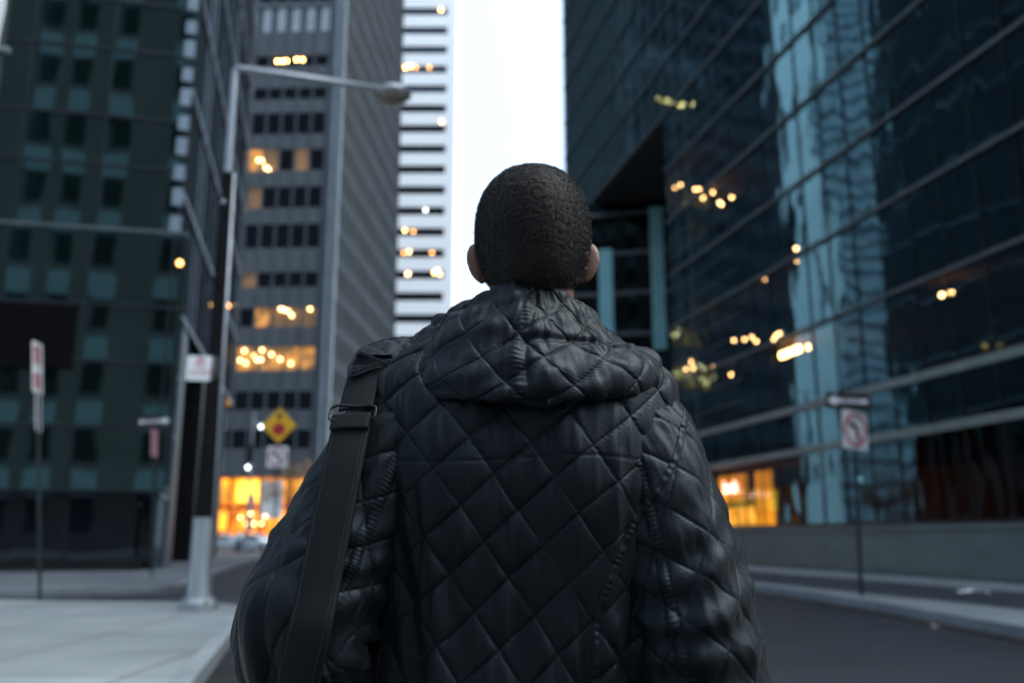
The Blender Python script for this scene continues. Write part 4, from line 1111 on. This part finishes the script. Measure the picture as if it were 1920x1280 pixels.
# ---- jacket trunk
def jacket_body(nu=760, nv=430):
    rows = [(0, .735, .235, .150, 1.285), (.12, .86, .222, .140, 1.285), (.26, 1.0, .205, .132, 1.28), (.40, 1.14, .195, .128, 1.275), (.54, 1.28, .198, .127, 1.265), (.66, 1.37, .212, .120, 1.26), (.75, 1.425, .222, .108, 1.258), (.82, 1.462, .215, .096, 1.257), (.88, 1.492, .175, .084, 1.257), (.93, 1.515, .130, .076, 1.257), (1.0, 1.53, .080, .070, 1.255)]
    ts = np.linspace(0, 1, nv); C = smoothcurve(rows, ts)
    z, w, d, yc = [C[:, i][:, None] for i in range(4)]
    ph = (np.arange(nu) * 2 * math.pi / nu)[None, :]                # ph = 0 at the back (towards the camera)
    e = 2.5
    cs, sn = np.cos(ph), np.sin(ph)
    rr = (np.abs(cs) ** e + np.abs(sn) ** e) ** (-1 / e)
    X = TX - 0.004 + w * sn * rr; Y = yc - d * cs * rr; Z = z + 0 * X
    P = np.stack([X, Y, Z], -1)
    n = normals(P); n = np.where(np.sum(n * (P - np.stack([np.full_like(X, TX), yc + 0 * X, Z], -1)), -1, keepdims=True) < 0, -n, n)
    # cloth coordinates: arc length around at chest height, distance down the back
    j = int(.54 * nv); seg = np.linalg.norm(np.roll(P[j], -1, 0) - P[j], axis=1); u = np.cumsum(seg) - seg[0]; u = np.where(u > u[-1] / 2, u - u[-1], u)[None, :] + 0 * X
    m0 = np.linalg.norm(np.diff(P[:, int(.06 * nu)], axis=0), axis=1); v = np.concatenate([[0], np.cumsum(m0)])[:, None] + 0 * X
    v = v - v[int(.54 * nv), 0] + 1.28
    back = np.clip(cs, 0, 1)
    big = 0.010 * n2(X * 9, Z * 3.2, 31) * np.clip((1.45 - Z) / .3, 0, 1) + 0.004 * n2(X * 26, Z * 5, 32) * np.clip((1.46 - Z) / .2, 0, 1)
    # shoulder-blade fullness and spine hollow
    shape = 0.012 * np.exp(-((np.abs(X - TX) - .10) / .06) ** 2 - ((Z - 1.34) / .09) ** 2) * back - 0.006 * np.exp(-((X - TX) / .035) ** 2) * back * np.exp(-((Z - 1.2) / .2) ** 2)
    # the deep diagonal drag folds below each arm
    for sx in (1, -1):
        xx = (X - TX) * sx
        for k, (cx, sl_, am) in enumerate(((.118, .10, .007), (.142, .16, .009), (.165, .12, .008))):
            dd = xx - (cx + (1.30 - Z) * -sl_)
            shape = shape + am * np.exp(-(dd / .009) ** 2) * back * np.clip((1.36 - Z) / .05, 0, 1) * np.clip((Z - 1.02) / .12, 0, 1)
    h = big + shape + quilt(u, v, 1.0, 3, (TX + .012, .004), 1.5)
    # inner yoke seam showing faintly across the back
    h -= 0.0010 * np.exp(-((Z - (1.345 + .004 * np.sin(X * 20))) / .0022) ** 2) * back
    P = P + n * h[..., None]
    return P
JP = jacket_body()
jacket = grid_mesh('jacket', JP, M['nylon'], man)

def path_tube(pts, rads, nu, nv, squash=None):
    keys = [(i / (len(pts) - 1), *p, r_) for i, (p, r_) in enumerate(zip(pts, rads))]
    C = smoothcurve(keys, np.linspace(0, 1, nv)); c = C[:, :3]; r_ = C[:, 3]
    t = np.gradient(c, axis=0); t /= np.linalg.norm(t, axis=1, keepdims=True)
    up = np.tile(np.array([0.0, -1.0, 0.0]), (nv, 1)); up = up - t * np.sum(up * t, 1, keepdims=True); up /= np.linalg.norm(up, axis=1, keepdims=True)
    sd_ = np.cross(t, up)
    ph = np.arange(nu) * 2 * math.pi / nu
    n = up[:, None] * np.cos(ph)[None, :, None] + sd_[:, None] * np.sin(ph)[None, :, None]
    sq = np.ones((nv, nu)) if squash is None else squash
    P = c[:, None] + n * (r_[:, None] * sq)[..., None]
    L = np.concatenate([[0], np.cumsum(np.linalg.norm(np.diff(c, axis=0), axis=1))])
    u = (ph - 2 * math.pi * (ph > math.pi))[None, :] * 0.085 + np.zeros((nv, 1)); v = -L[:, None] + np.zeros((1, nu))
    return P, n, u, v, t
def sleeve(side):
    if side > 0:
        pts = [(.085, 1.258, 1.425), (.135, 1.252, 1.398), (.167, 1.245, 1.365), (.190, 1.235, 1.30), (.210, 1.225, 1.22), (.228, 1.215, 1.14), (.240, 1.215, 1.06), (.248, 1.235, .97), (.250, 1.262, .885)]
        rads = [.066, .078, .083, .085, .086, .087, .083, .074, .060]; nv = 400
    else:
        pts = [(-.066, 1.258, 1.425), (-.116, 1.252, 1.398), (-.154, 1.245, 1.365), (-.187, 1.235, 1.30), (-.225, 1.222, 1.22), (-.262, 1.205, 1.140), (-.246, 1.255, 1.075), (-.220, 1.34, 1.055), (-.200, 1.42, 1.055)]
        rads = [.066, .078, .083, .086, .088, .089, .084, .074, .058]; nv = 400
    P, n, u, v, t = path_tube(pts, rads, 300, nv)
    k = np.linspace(0, 1, nv)[:, None] + 0 * u
    X, Z = P[..., 0], P[..., 2]
    # bigger sleeve folds: rings at the elbow, long diagonal drags above
    elbow = np.exp(-((k - .60) / .17) ** 2)
    ang = u / .085
    f1 = 0.0030 * elbow * np.sin(v * 118 + 2.6 * np.cos(ang + .6 * side) + 3.2 * n2(u * 11, v * 7, 41 + side)) 
    f2 = 0.0060 * (.45 - np.abs(n2(u * 18 + v * 11 * side, v * 10 - u * 5, 52 + side))) * np.clip((k - .15) / .2, 0, 1) + 0.0030 * n2(u * 15 + v * 7 * side, v * 6, 44 + side) * np.clip(k / .2, 0, 1)
    f3 = 0.0045 * n2(u * 34 + v * 14 * side, v * 11, 47 + side) + 0.0014 * n2(u * 75 - v * 30 * side, v * 32, 49 + side)
    q = quilt(u * side, v, 0.7, 11 + side, (.0, .012), 1.0)
    # piped seam down the back of the sleeve, with puckering
    sc = np.interp(np.linspace(0, 1, nv), [0, .3, .6, 1], [-.15, .22, .38, .3])[:, None] * (1 if side > 0 else -1)
    ds = (ang - sc) * .085
    seam = 0.0012 * np.exp(-(ds / .0045) ** 2) - 0.0018 * np.exp(-((np.abs(ds) - .0075) / .0022) ** 2) + 0.0005 * np.sin(v * 1050 + 4 * n2(u * 30, v * 30, 5)) * np.exp(-(ds / .010) ** 2)
    # armhole pucker near the top
    arm = 0.0008 * np.sin(ang * 34 + 3 * n2(u * 30, v * 20, 9)) * np.exp(-((k - .20) / .05) ** 2)
    h = f1 + f2 + f3 + q + seam * np.clip((k - .12) / .05, 0, 1) + arm
    return P + n * h[..., None]
slv = {}
for side in (1, -1):
    SP = sleeve(side)
    slv[side] = grid_mesh('sleeve', SP, M['nylon'], jacket)
    e = SP[-1].mean(0); e0 = SP[-4].mean(0); d = (e - e0); d /= np.linalg.norm(d)
    MB().tube([e - d * .03, e + d * .004], [.052, .047], 40).build('cuff', M['webbing'], slv[side], smooth=True, auto=True)
# piping along the armholes (follows where sleeve meets the trunk)
jb = BVHTree.FromPolygons(JP.reshape(-1, 3).tolist(), [p.vertices[:] for p in jacket.data.polygons])
sb_ = {s: BVHTree.FromPolygons([v.co[:] for v in slv[s].data.vertices], [p.vertices[:] for p in slv[s].data.polygons]) for s in (1, -1)}
def outer(x, z, y0=0.6, trees=None):
    """y of the outermost cloth seen from behind at (x, z)"""
    best = None
    for tr in (trees or (jb, sb_[1], sb_[-1])):
        h = tr.ray_cast(Vector((x, y0, z)), Vector((0, 1, 0)))
        if h[0] is not None and (best is None or h[0].y < best): best = h[0].y
    return best

def ribbon(name, cl, width, thick, mat, parent, nseg=200, pucker=0.0, lift=0.0, nw=8, wfun=None, trees=None):
    """strip of cloth lying on the outermost surface along a centre line in (x, z)"""
    keys = [(i / (len(cl) - 1), *c) for i, c in enumerate(cl)]
    C = smoothcurve(keys, np.linspace(0, 1, nseg)); T = np.gradient(C, axis=0); T /= np.linalg.norm(T, axis=1, keepdims=True)
    Nn = np.stack([T[:, 1], -T[:, 0]], 1)
    ys = np.zeros((nseg, nw + 1)); XZ = np.zeros((nseg, nw + 1, 2))
    for i in range(nseg):
        wd = width if wfun is None else wfun(i / (nseg - 1))
        for j in range(nw + 1):
            q = C[i] + Nn[i] * wd * (j / nw - .5); XZ[i, j] = q
            y = outer(q[0], q[1], trees=trees); ys[i, j] = np.nan if y is None else y
    for j in range(nw + 1):
        col = ys[:, j]; ok = ~np.isnan(col)
        if ok.any(): ys[:, j] = np.interp(np.arange(nseg), np.arange(nseg)[ok], col[ok])
        else: ys[:, j] = 1.2
    return C, XZ, ys
def strip_mesh(name, XZ, Y, thick, mat, parent):
    a = np.stack([XZ[..., 0], Y, XZ[..., 1]], -1); b2 = a.copy(); b2[..., 1] += thick
    ring = np.concatenate([a, b2[:, ::-1]], 1)
    return grid_mesh(name, ring, mat, parent, close_u=True, cap0=True, cap1=True)
def smooth1(a, k):
    ker = np.ones(k) / k; pad = np.pad(a, ((k // 2, k - 1 - k // 2), (0, 0)), 'edge')
    return np.stack([np.convolve(pad[:, j], ker, 'valid') for j in range(a.shape[1])], 1)

def xz(px, py, Y): p = at(px, py, Y); return (p.x, p.z)
# armhole piping on the right
cl = [xz(1291, 768, 1.20), xz(1285, 800, 1.17), xz(1268, 860, 1.15), xz(1236, 915, 1.14), xz(1205, 960, 1.13), xz(1180, 1010, 1.13), xz(1160, 1060, 1.13), xz(1138, 1110, 1.13), xz(1122, 1180, 1.13), xz(1118, 1260, 1.13), xz(1122, 1340, 1.13)]
C, XZ, ys = ribbon('piping', cl, .0095, .0, None, None, 260, nw=8)
ys = smooth1(ys, 7)
jj = np.linspace(-1, 1, 9)[None, :]; ii = np.arange(260)[:, None]
Yp = ys - .0014 * (1 - jj ** 2) - .0006 + .0006 * np.sin(ii * .85 + 2 * np.sin(ii * .21)) * (1 - .5 * jj ** 2)
strip_mesh('seam_piping', XZ, Yp, .006, M['nylon'], jacket)

# ---- hood, folded down round the neck
def hood(nu=640, nv=300):
    ph = (np.arange(nu) * 2 * math.pi / nu)[None, :]                 # 0 = back
    cs, sn = np.cos(ph), np.sin(ph)
    back = np.clip(cs, 0, 1) ** 0.8; side = np.abs(sn); fr = np.clip(-cs, 0, 1)
    cx, cy = HX - .014, 1.262
    asym = 0.5 + 0.5 * sn
    zt = 1.590 - .012 * side - .075 * fr ** .8 + .004 * np.sin(ph * 3 + 1)
    zb = 1.417 * back + (1 - back) * 1.475; zb = zb - .02 * fr
    zb = zb + .010 * side * (1 - back)
    Rn_x, Rn_y = .070, .068
    Rb_x = .183; Rb_y = .150
    ks = np.linspace(0, 1, nv)[:, None]
    # profile (fraction of outward reach, fraction of height from bottom)
    prof = [(0, .16, .80), (.07, .05, .93), (.14, .06, 1.0), (.22, .17, .955), (.34, .36, .77), (.48, .57, .56), (.62, .79, .34), (.74, .96, .16), (.83, .985, .04), (.91, .90, -.02), (1.0, .62, .02)]
    Pp = smoothcurve(prof, ks[:, 0]); o_ = Pp[:, 0][:, None]; hgt = Pp[:, 1][:, None]
    e = 2.1
    rr = (np.abs(cs) ** e + np.abs(sn) ** e) ** (-1 / e)
    reach = 1 - .35 * fr
    X = cx + sn * rr * (Rn_x + (Rb_x * (1 - .30 * fr) - Rn_x) * o_)
    Yb = Rn_y + (Rb_y - Rn_y) * o_ * reach
    Y = cy - cs * rr * Yb
    Z = zb + (zt - zb) * hgt + 0 * X
    # the sides hang along the shoulders
    P = np.stack([X, Y, Z], -1)
    n = normals(P)
    ctr = np.stack([cx + 0 * X, cy + 0 * X, Z - .05], -1)
    n = np.where(np.sum(n * (P - ctr), -1, keepdims=True) < 0, -n, n)
    n[:int(nv * .1)] = n[int(nv * .1)]
    u = ph.copy(); u = np.where(u > math.pi, u - 2 * math.pi, u) * .125 + 0 * X
    L = np.concatenate([[0], np.cumsum(np.linalg.norm(np.diff(P[:, 10], axis=0), axis=1))])[:, None] + 0 * X
    big = .012 * n2(u * 8 + L * 4, L * 9, 61) + .0075 * n2(u * 20 - L * 9, L * 17, 62) + .0035 * n2(u * 45 + L * 20, L * 40, 63)
    big = big * np.clip(ks / .18, 0, 1)
    # long crease across the lower fold
    cr_ = L - (.150 + .25 * u * (u > 0) * .2 - .012 * np.sin(u * 25))
    big = big - .006 * np.exp(-(cr_ / .006) ** 2) * np.clip((u + .03) / .05, 0, 1) * np.clip((.22 - u) / .05, 0, 1)
    q = quilt(u * 1.2, -L * 1.2, 0.8, 17, (.02, .0), 1.5)
    # two puckered panel seams running from neck to hem
    sm_ = 0
    for us, sl_ in ((.012, -.10), (-.128, .02)):
        ds = u - (us + sl_ * (L - .03) + .006 * np.sin(L * 30))
        sm_ = sm_ + .0009 * np.exp(-(ds / .0045) ** 2) - .0014 * np.exp(-((np.abs(ds) - .0085) / .0025) ** 2) + .0004 * np.sin(L * 820 + 5 * n2(u * 40, L * 40, 6)) * np.exp(-(ds / .007) ** 2)
    h = big + q + sm_
    P = P + n * h[..., None]
    return P
HP = hood()
hood_o = grid_mesh('hood', HP, M['nylon'], jacket)
hb = BVHTree.FromPolygons(HP.reshape(-1, 3).tolist(), [p.vertices[:] for p in hood_o.data.polygons])

# ---- epaulet: quilted tab lying over the strap on the left shoulder
def epaulet():
    nu, nv = 90, 60
    # centre line from the hood edge out to the shoulder tip
    a = at(790, 660, 1.235); b2 = at(652, 690, 1.225)
    P = np.zeros((nv, nu, 3)); T_ = np.zeros((nv, nu, 3))
    us = np.linspace(-1, 1, nu)[None, :]; vs_ = np.linspace(0, 1, nv)[:, None]
    wid = .034 * np.clip(1 - np.clip((vs_ - .66) / .34, 0, 1) ** 4, 0.0, 1) ** .5
    X = a.x + (b2.x - a.x) * vs_ + 0 * us
    Zc = a.z + (b2.z - a.z) * vs_ + .010 * np.sin(vs_ * math.pi)
    Yc = a.y + (b2.y - a.y) * vs_
    Y = Yc + us * wid
    Z = Zc + us * wid * .75 + 0.003 * (1 - us ** 2)
    X = X + 0 * us; wid = wid + 0 * us
    P = np.stack([X, Y, Z], -1)
    n = np.array([0, -.75, 1.0]); n /= np.linalg.norm(n)
    lu = us * wid; lv_ = vs_ * .115 + 0 * us
    edge = np.clip((1 - np.abs(us)) / .12, 0, 1) * np.clip((1 - vs_) / .06, 0, 1)
    q = .0022 * np.abs(np.sin(lv_ * 95 + lu * 80) * np.sin(lv_ * 95 - lu * 80)) ** .5 + .0016 * n2(lu * 90, lv_ * 60, 71)
    stitch = -.0022 * np.exp(-((np.abs(us) - .80) / .05) ** 2)
    top = P + n * ((.004 + q + stitch) * edge)[..., None]; bot = P - n * (.006 * edge)[..., None]
    ring = np.concatenate([top, bot[:, ::-1]], 1)
    return grid_mesh('epaulet', ring, M['nylon'], jacket, True, True, True)
ep = epaulet()

# ---- trousers and shoes
for s in (1, -1):
    X0 = TX + s * .10; st_ = .10 * s
    pts = [(X0 - s * .03, 1.28, .97), (X0 - s * .01, 1.275, .88), (X0, 1.27 + st_ * .4, .75), (X0 + s * .005, 1.27 + st_ * .9, .50), (X0 + s * .008, 1.26 + st_ * .9, .28), (X0 + s * .01, 1.25 + st_ * 1.1, .085)]
    P, n, u, v, t = path_tube(pts, [.11, .112, .102, .080, .072, .066], 90, 220)
    P = P + n * (.005 * n2(u * 14, v * 9, 81 + s) + .004 * np.sin(v * 60 + 3 * n2(u * 8, v * 6, 3)) * np.exp(-((v + .9) / .15) ** 2))[..., None]
    grid_mesh('trouser_leg', P, M['denim'], man, True, True, False)
    sh = []
    for k, (y, w, h0, h1) in enumerate([(-.075, .020, .03, .075), (-.06, .034, .022, .10), (-.02, .040, .022, .115), (.05, .043, .022, .10), (.11, .047, .022, .075), (.17, .046, .022, .058), (.205, .032, .024, .045), (.218, .012, .028, .036)]):
        sh.append([(X0 + s * .012 + w * math.cos(2 * math.pi * i / 20), 1.26 + st_ * 1.1 + y, (h0 + h1) / 2 + (h1 - h0) / 2 * math.sin(2 * math.pi * i / 20)) for i in range(20)])
    shoe = grid_mesh('shoe', np.array(sh), M['shoe'], man, True, True, True)
    so_ = MB().prism([(X0 + s * .012 + x_ * .049, 1.26 + st_ * 1.1 + y_) for x_, y_ in ((-.6, -.08), (.6, -.08), (.95, -.02), (1, .12), (.8, .19), (0, .225), (-.8, .19), (-1, .12), (-.95, -.02))], .002, .026).build('sole', M['sole'], shoe, bevel=.003)

# ---- passer-by far down the left pavement
bmb = bmesh.new()
g0 = at(449, 1005, 72); gx, gy = g0.x, 72.0
def ch(pts, rads, n=12): add_chain([(gx + p[0], gy + p[1], p[2] + .0) for p in pts], rads, n)
ch([(0, 0, .92), (0, 0, 1.15), (0, 0, 1.40), (0, 0, 1.50), (0, .01, 1.58)], [.15, .14, .16, .06, .055])
ch([(0, .01, 1.60), (0, .015, 1.68)], [.075, .085])
for q in (1, -1):
    ch([(q * .16, 0, 1.42), (q * .24, -.04 * q, 1.15), (q * .25, .10 * q, .90), (q * .25, .13 * q, .82)], [.06, .05, .038, .035])
    ch([(q * .09, 0, .92), (q * .10, .16 * q, .50), (q * .10, .10 * q - .06, .10)], [.10, .07, .045])
    ch([(q * .10, .10 * q - .08, .05), (q * .10, .10 * q + .10, .04)], [.05, .035])
bmesh.ops.recalc_face_normals(bmb, faces=bmb.faces)
me = bpy.data.meshes.new('person'); bmb.to_mesh(me); bmb.free()
tmp = bpy.data.objects.new('tmp', me); COL.objects.link(tmp)
rm = tmp.modifiers.new('r', 'REMESH'); rm.mode = 'VOXEL'; rm.voxel_size = 0.018
me2 = bpy.data.meshes.new_from_object(tmp.evaluated_get(bpy.context.evaluated_depsgraph_get())); bpy.data.objects.remove(tmp)
walker = link_mesh('person', me2, M['skin'], None, smooth=True)
tag(walker, 'small distant person in a pale top and dark trousers by the black pillars', 'person')
MB().tube([(gx, gy, .82), (gx, gy, 1.1), (gx, gy, 1.38), (gx, gy, 1.50)], [.20, .18, .19, .08], 14).tube([(gx + .15, gy, 1.43), (gx + .245, gy - .04, 1.15), (gx + .255, gy + .10, .90)], [.08, .07, .055], 10).tube([(gx - .15, gy, 1.43), (gx - .245, gy + .04, 1.15), (gx - .255, gy - .10, .90)], [.08, .07, .055], 10).build('jacket', M['sill'], walker, smooth=True)
MB().tube([(gx + .09, gy, .95), (gx + .10, gy + .16, .50), (gx + .10, gy + .04, .09)], [.125, .09, .065], 10).tube([(gx - .09, gy, .95), (gx - .10, gy - .16, .50), (gx - .10, gy - .16, .09)], [.125, .09, .065], 10).build('trousers', M['denim'], walker, smooth=True)
MB().ball((gx, gy - .005, 1.70), (.092, .10, .095)).build('hair', M['hair_mat'], walker, smooth=True)

# ---- shoulder bag with webbing strap (its own thing)
bag = empty('shoulder_bag', (-.33, 1.30, .70), 0, 'black shoulder bag hanging on a wide webbing strap over the left shoulder of the man', 'bag')
inv = Vector(bag.location)
pts_px = [(700, 668), (684, 700), (672, 738), (660, 790), (645, 860), (629, 940), (613, 1020), (597, 1100), (580, 1180), (562, 1260), (545, 1340)]
cl = []
for px, py in pts_px:
    Yg = 1.14
    for _ in range(4):
        p = at(px, py, Yg); y = outer(p.x, p.z, trees=(jb, sb_[-1]))
        Yg = (y - .012) if y else Yg
    cl.append((px, py, Yg))
print('strap', [(round(c[2], 3)) for c in cl])
ysm = np.array([c[2] for c in cl]); ysm[0] = min(ysm[0], ysm[1] + .03)
for i in range(2, len(ysm)): ysm[i] = min(ysm[i], (ysm[i - 1] + ysm[min(i + 1, len(ysm) - 1)]) / 2)
ctr = [at(px, py, y) for (px, py, _), y in zip(cl, ysm)]
n_s = 160
K_ = smoothcurve([(i / (len(ctr) - 1), *p) for i, p in enumerate(ctr)], np.linspace(0, 1, n_s))
T_ = np.gradient(K_, axis=0); T_ /= np.linalg.norm(T_, axis=1, keepdims=True)
Nv = np.tile(np.array([-.25, -1.0, .05]), (n_s, 1)); Nv -= T_ * np.sum(Nv * T_, 1, keepdims=True); Nv /= np.linalg.norm(Nv, axis=1, keepdims=True)
B_ = np.cross(T_, Nv)
def strap_piece(i0, i1, w, lift, name, thick=.003):
    K2, B2, N2 = K_[i0:i1], B_[i0:i1], Nv[i0:i1]
    m = i1 - i0; nw = 12; jj = np.linspace(-.5, .5, nw + 1)[None, :, None]
    edge_h = .0016 * np.exp(-((np.abs(jj) - .46) / .03) ** 2)
    cur = K2[:, None] + B2[:, None] * w * jj + N2[:, None] * (lift + edge_h - .010 * jj ** 2)
    low = cur - N2[:, None] * (thick + 0 * edge_h)
    ring = np.concatenate([cur, low[:, ::-1]], 1) - np.array(inv)
    return grid_mesh(name, ring, M['webbing'], bag, True, True, True)
iB = int(n_s * 2.75 / 10)
strap_piece(0, iB - 2, .047, .001, 'upper_strap')
strap_piece(iB + 1, n_s, .052, .004, 'strap', .006)
lp = strap_piece(iB + 1, iB + 9, .053, .0085, 'strap_loop', .004)
# stitching along both edges of the strap
dash = MB()
for sd_i in (-1, 1):
    acc = 0.0
    for i in range(iB + 10, n_s - 1):
        a0, a1 = K_[i], K_[i + 1]
        for f0 in (0.08, 0.58):
            q0 = a0 + (a1 - a0) * f0; q1 = a0 + (a1 - a0) * (f0 + .30)
            c0 = q0 + B_[i] * sd_i * .0208 + Nv[i] * .0052 - np.array(inv); c1 = q1 + B_[i] * sd_i * .0208 + Nv[i] * .0052 - np.array(inv)
            dash.tube([c0, c1], .00045, 5)
tag(dash.build('stitching', M['thread'], bag), kind='stuff')
# D-ring buckle
kb, bb, tb, nb = K_[iB], B_[iB], T_[iB], Nv[iB]
loop = []
for k in range(40):
    a = 2 * math.pi * k / 40
    cx_ = math.copysign(abs(math.cos(a)) ** .35, math.cos(a)); sy_ = math.copysign(abs(math.sin(a)) ** .5, math.sin(a))
    loop.append(Vector(kb + bb * .031 * cx_ + tb * .012 * sy_ + nb * (.006 if cx_ > 0 else .0005)) - inv)
rg = MB(); loop.append(loop[0]); rg.tube(loop, .0018, 10, cap=False)
rg.build('buckle', M['buckle'], bag, smooth=True)
# the bag body
e = Vector(K_[-1]) - inv
MB().box(-.05, .06, -.12, .16, -.14, .13).build('bag_body', M['webbing'], bag, bevel=.02, smooth=True, auto=True)
MB().box(-.062, -.051, -.11, .15, -.02, .12).build('flap', M['nylon'], bag, bevel=.004)
MB().tube([e, e * .6 + Vector((0, .0, .03)), Vector((0.0, -.10, .12))], [.012, .012, .012], 8).build('strap_end', M['webbing'], bag)
fpts = [Vector(K_[0]) - inv, Vector((-.175, 1.24, 1.495)) - inv, Vector((-.175, 1.33, 1.46)) - inv, Vector((-.19, 1.42, 1.35)) - inv, Vector((-.24, 1.44, 1.15)) - inv, Vector((-.30, 1.42, .95)) - inv, Vector((0.0, .14, .12))]
fm = MB()
for i, p in enumerate(fpts): fm.v += [tuple(p + Vector((-.024, 0, 0))), tuple(p + Vector((.024, 0, 0))), tuple(p + Vector((.024, .003, .003))), tuple(p + Vector((-.024, .003, .003)))]
for i in range(len(fpts) - 1):
    for k in range(4): fm.f.append([4 * i + k, 4 * i + (k + 1) % 4, 4 * i + 4 + (k + 1) % 4, 4 * i + 4 + k]); fm.mi.append(0)
fm.build('front_strap', M['webbing'], bag)
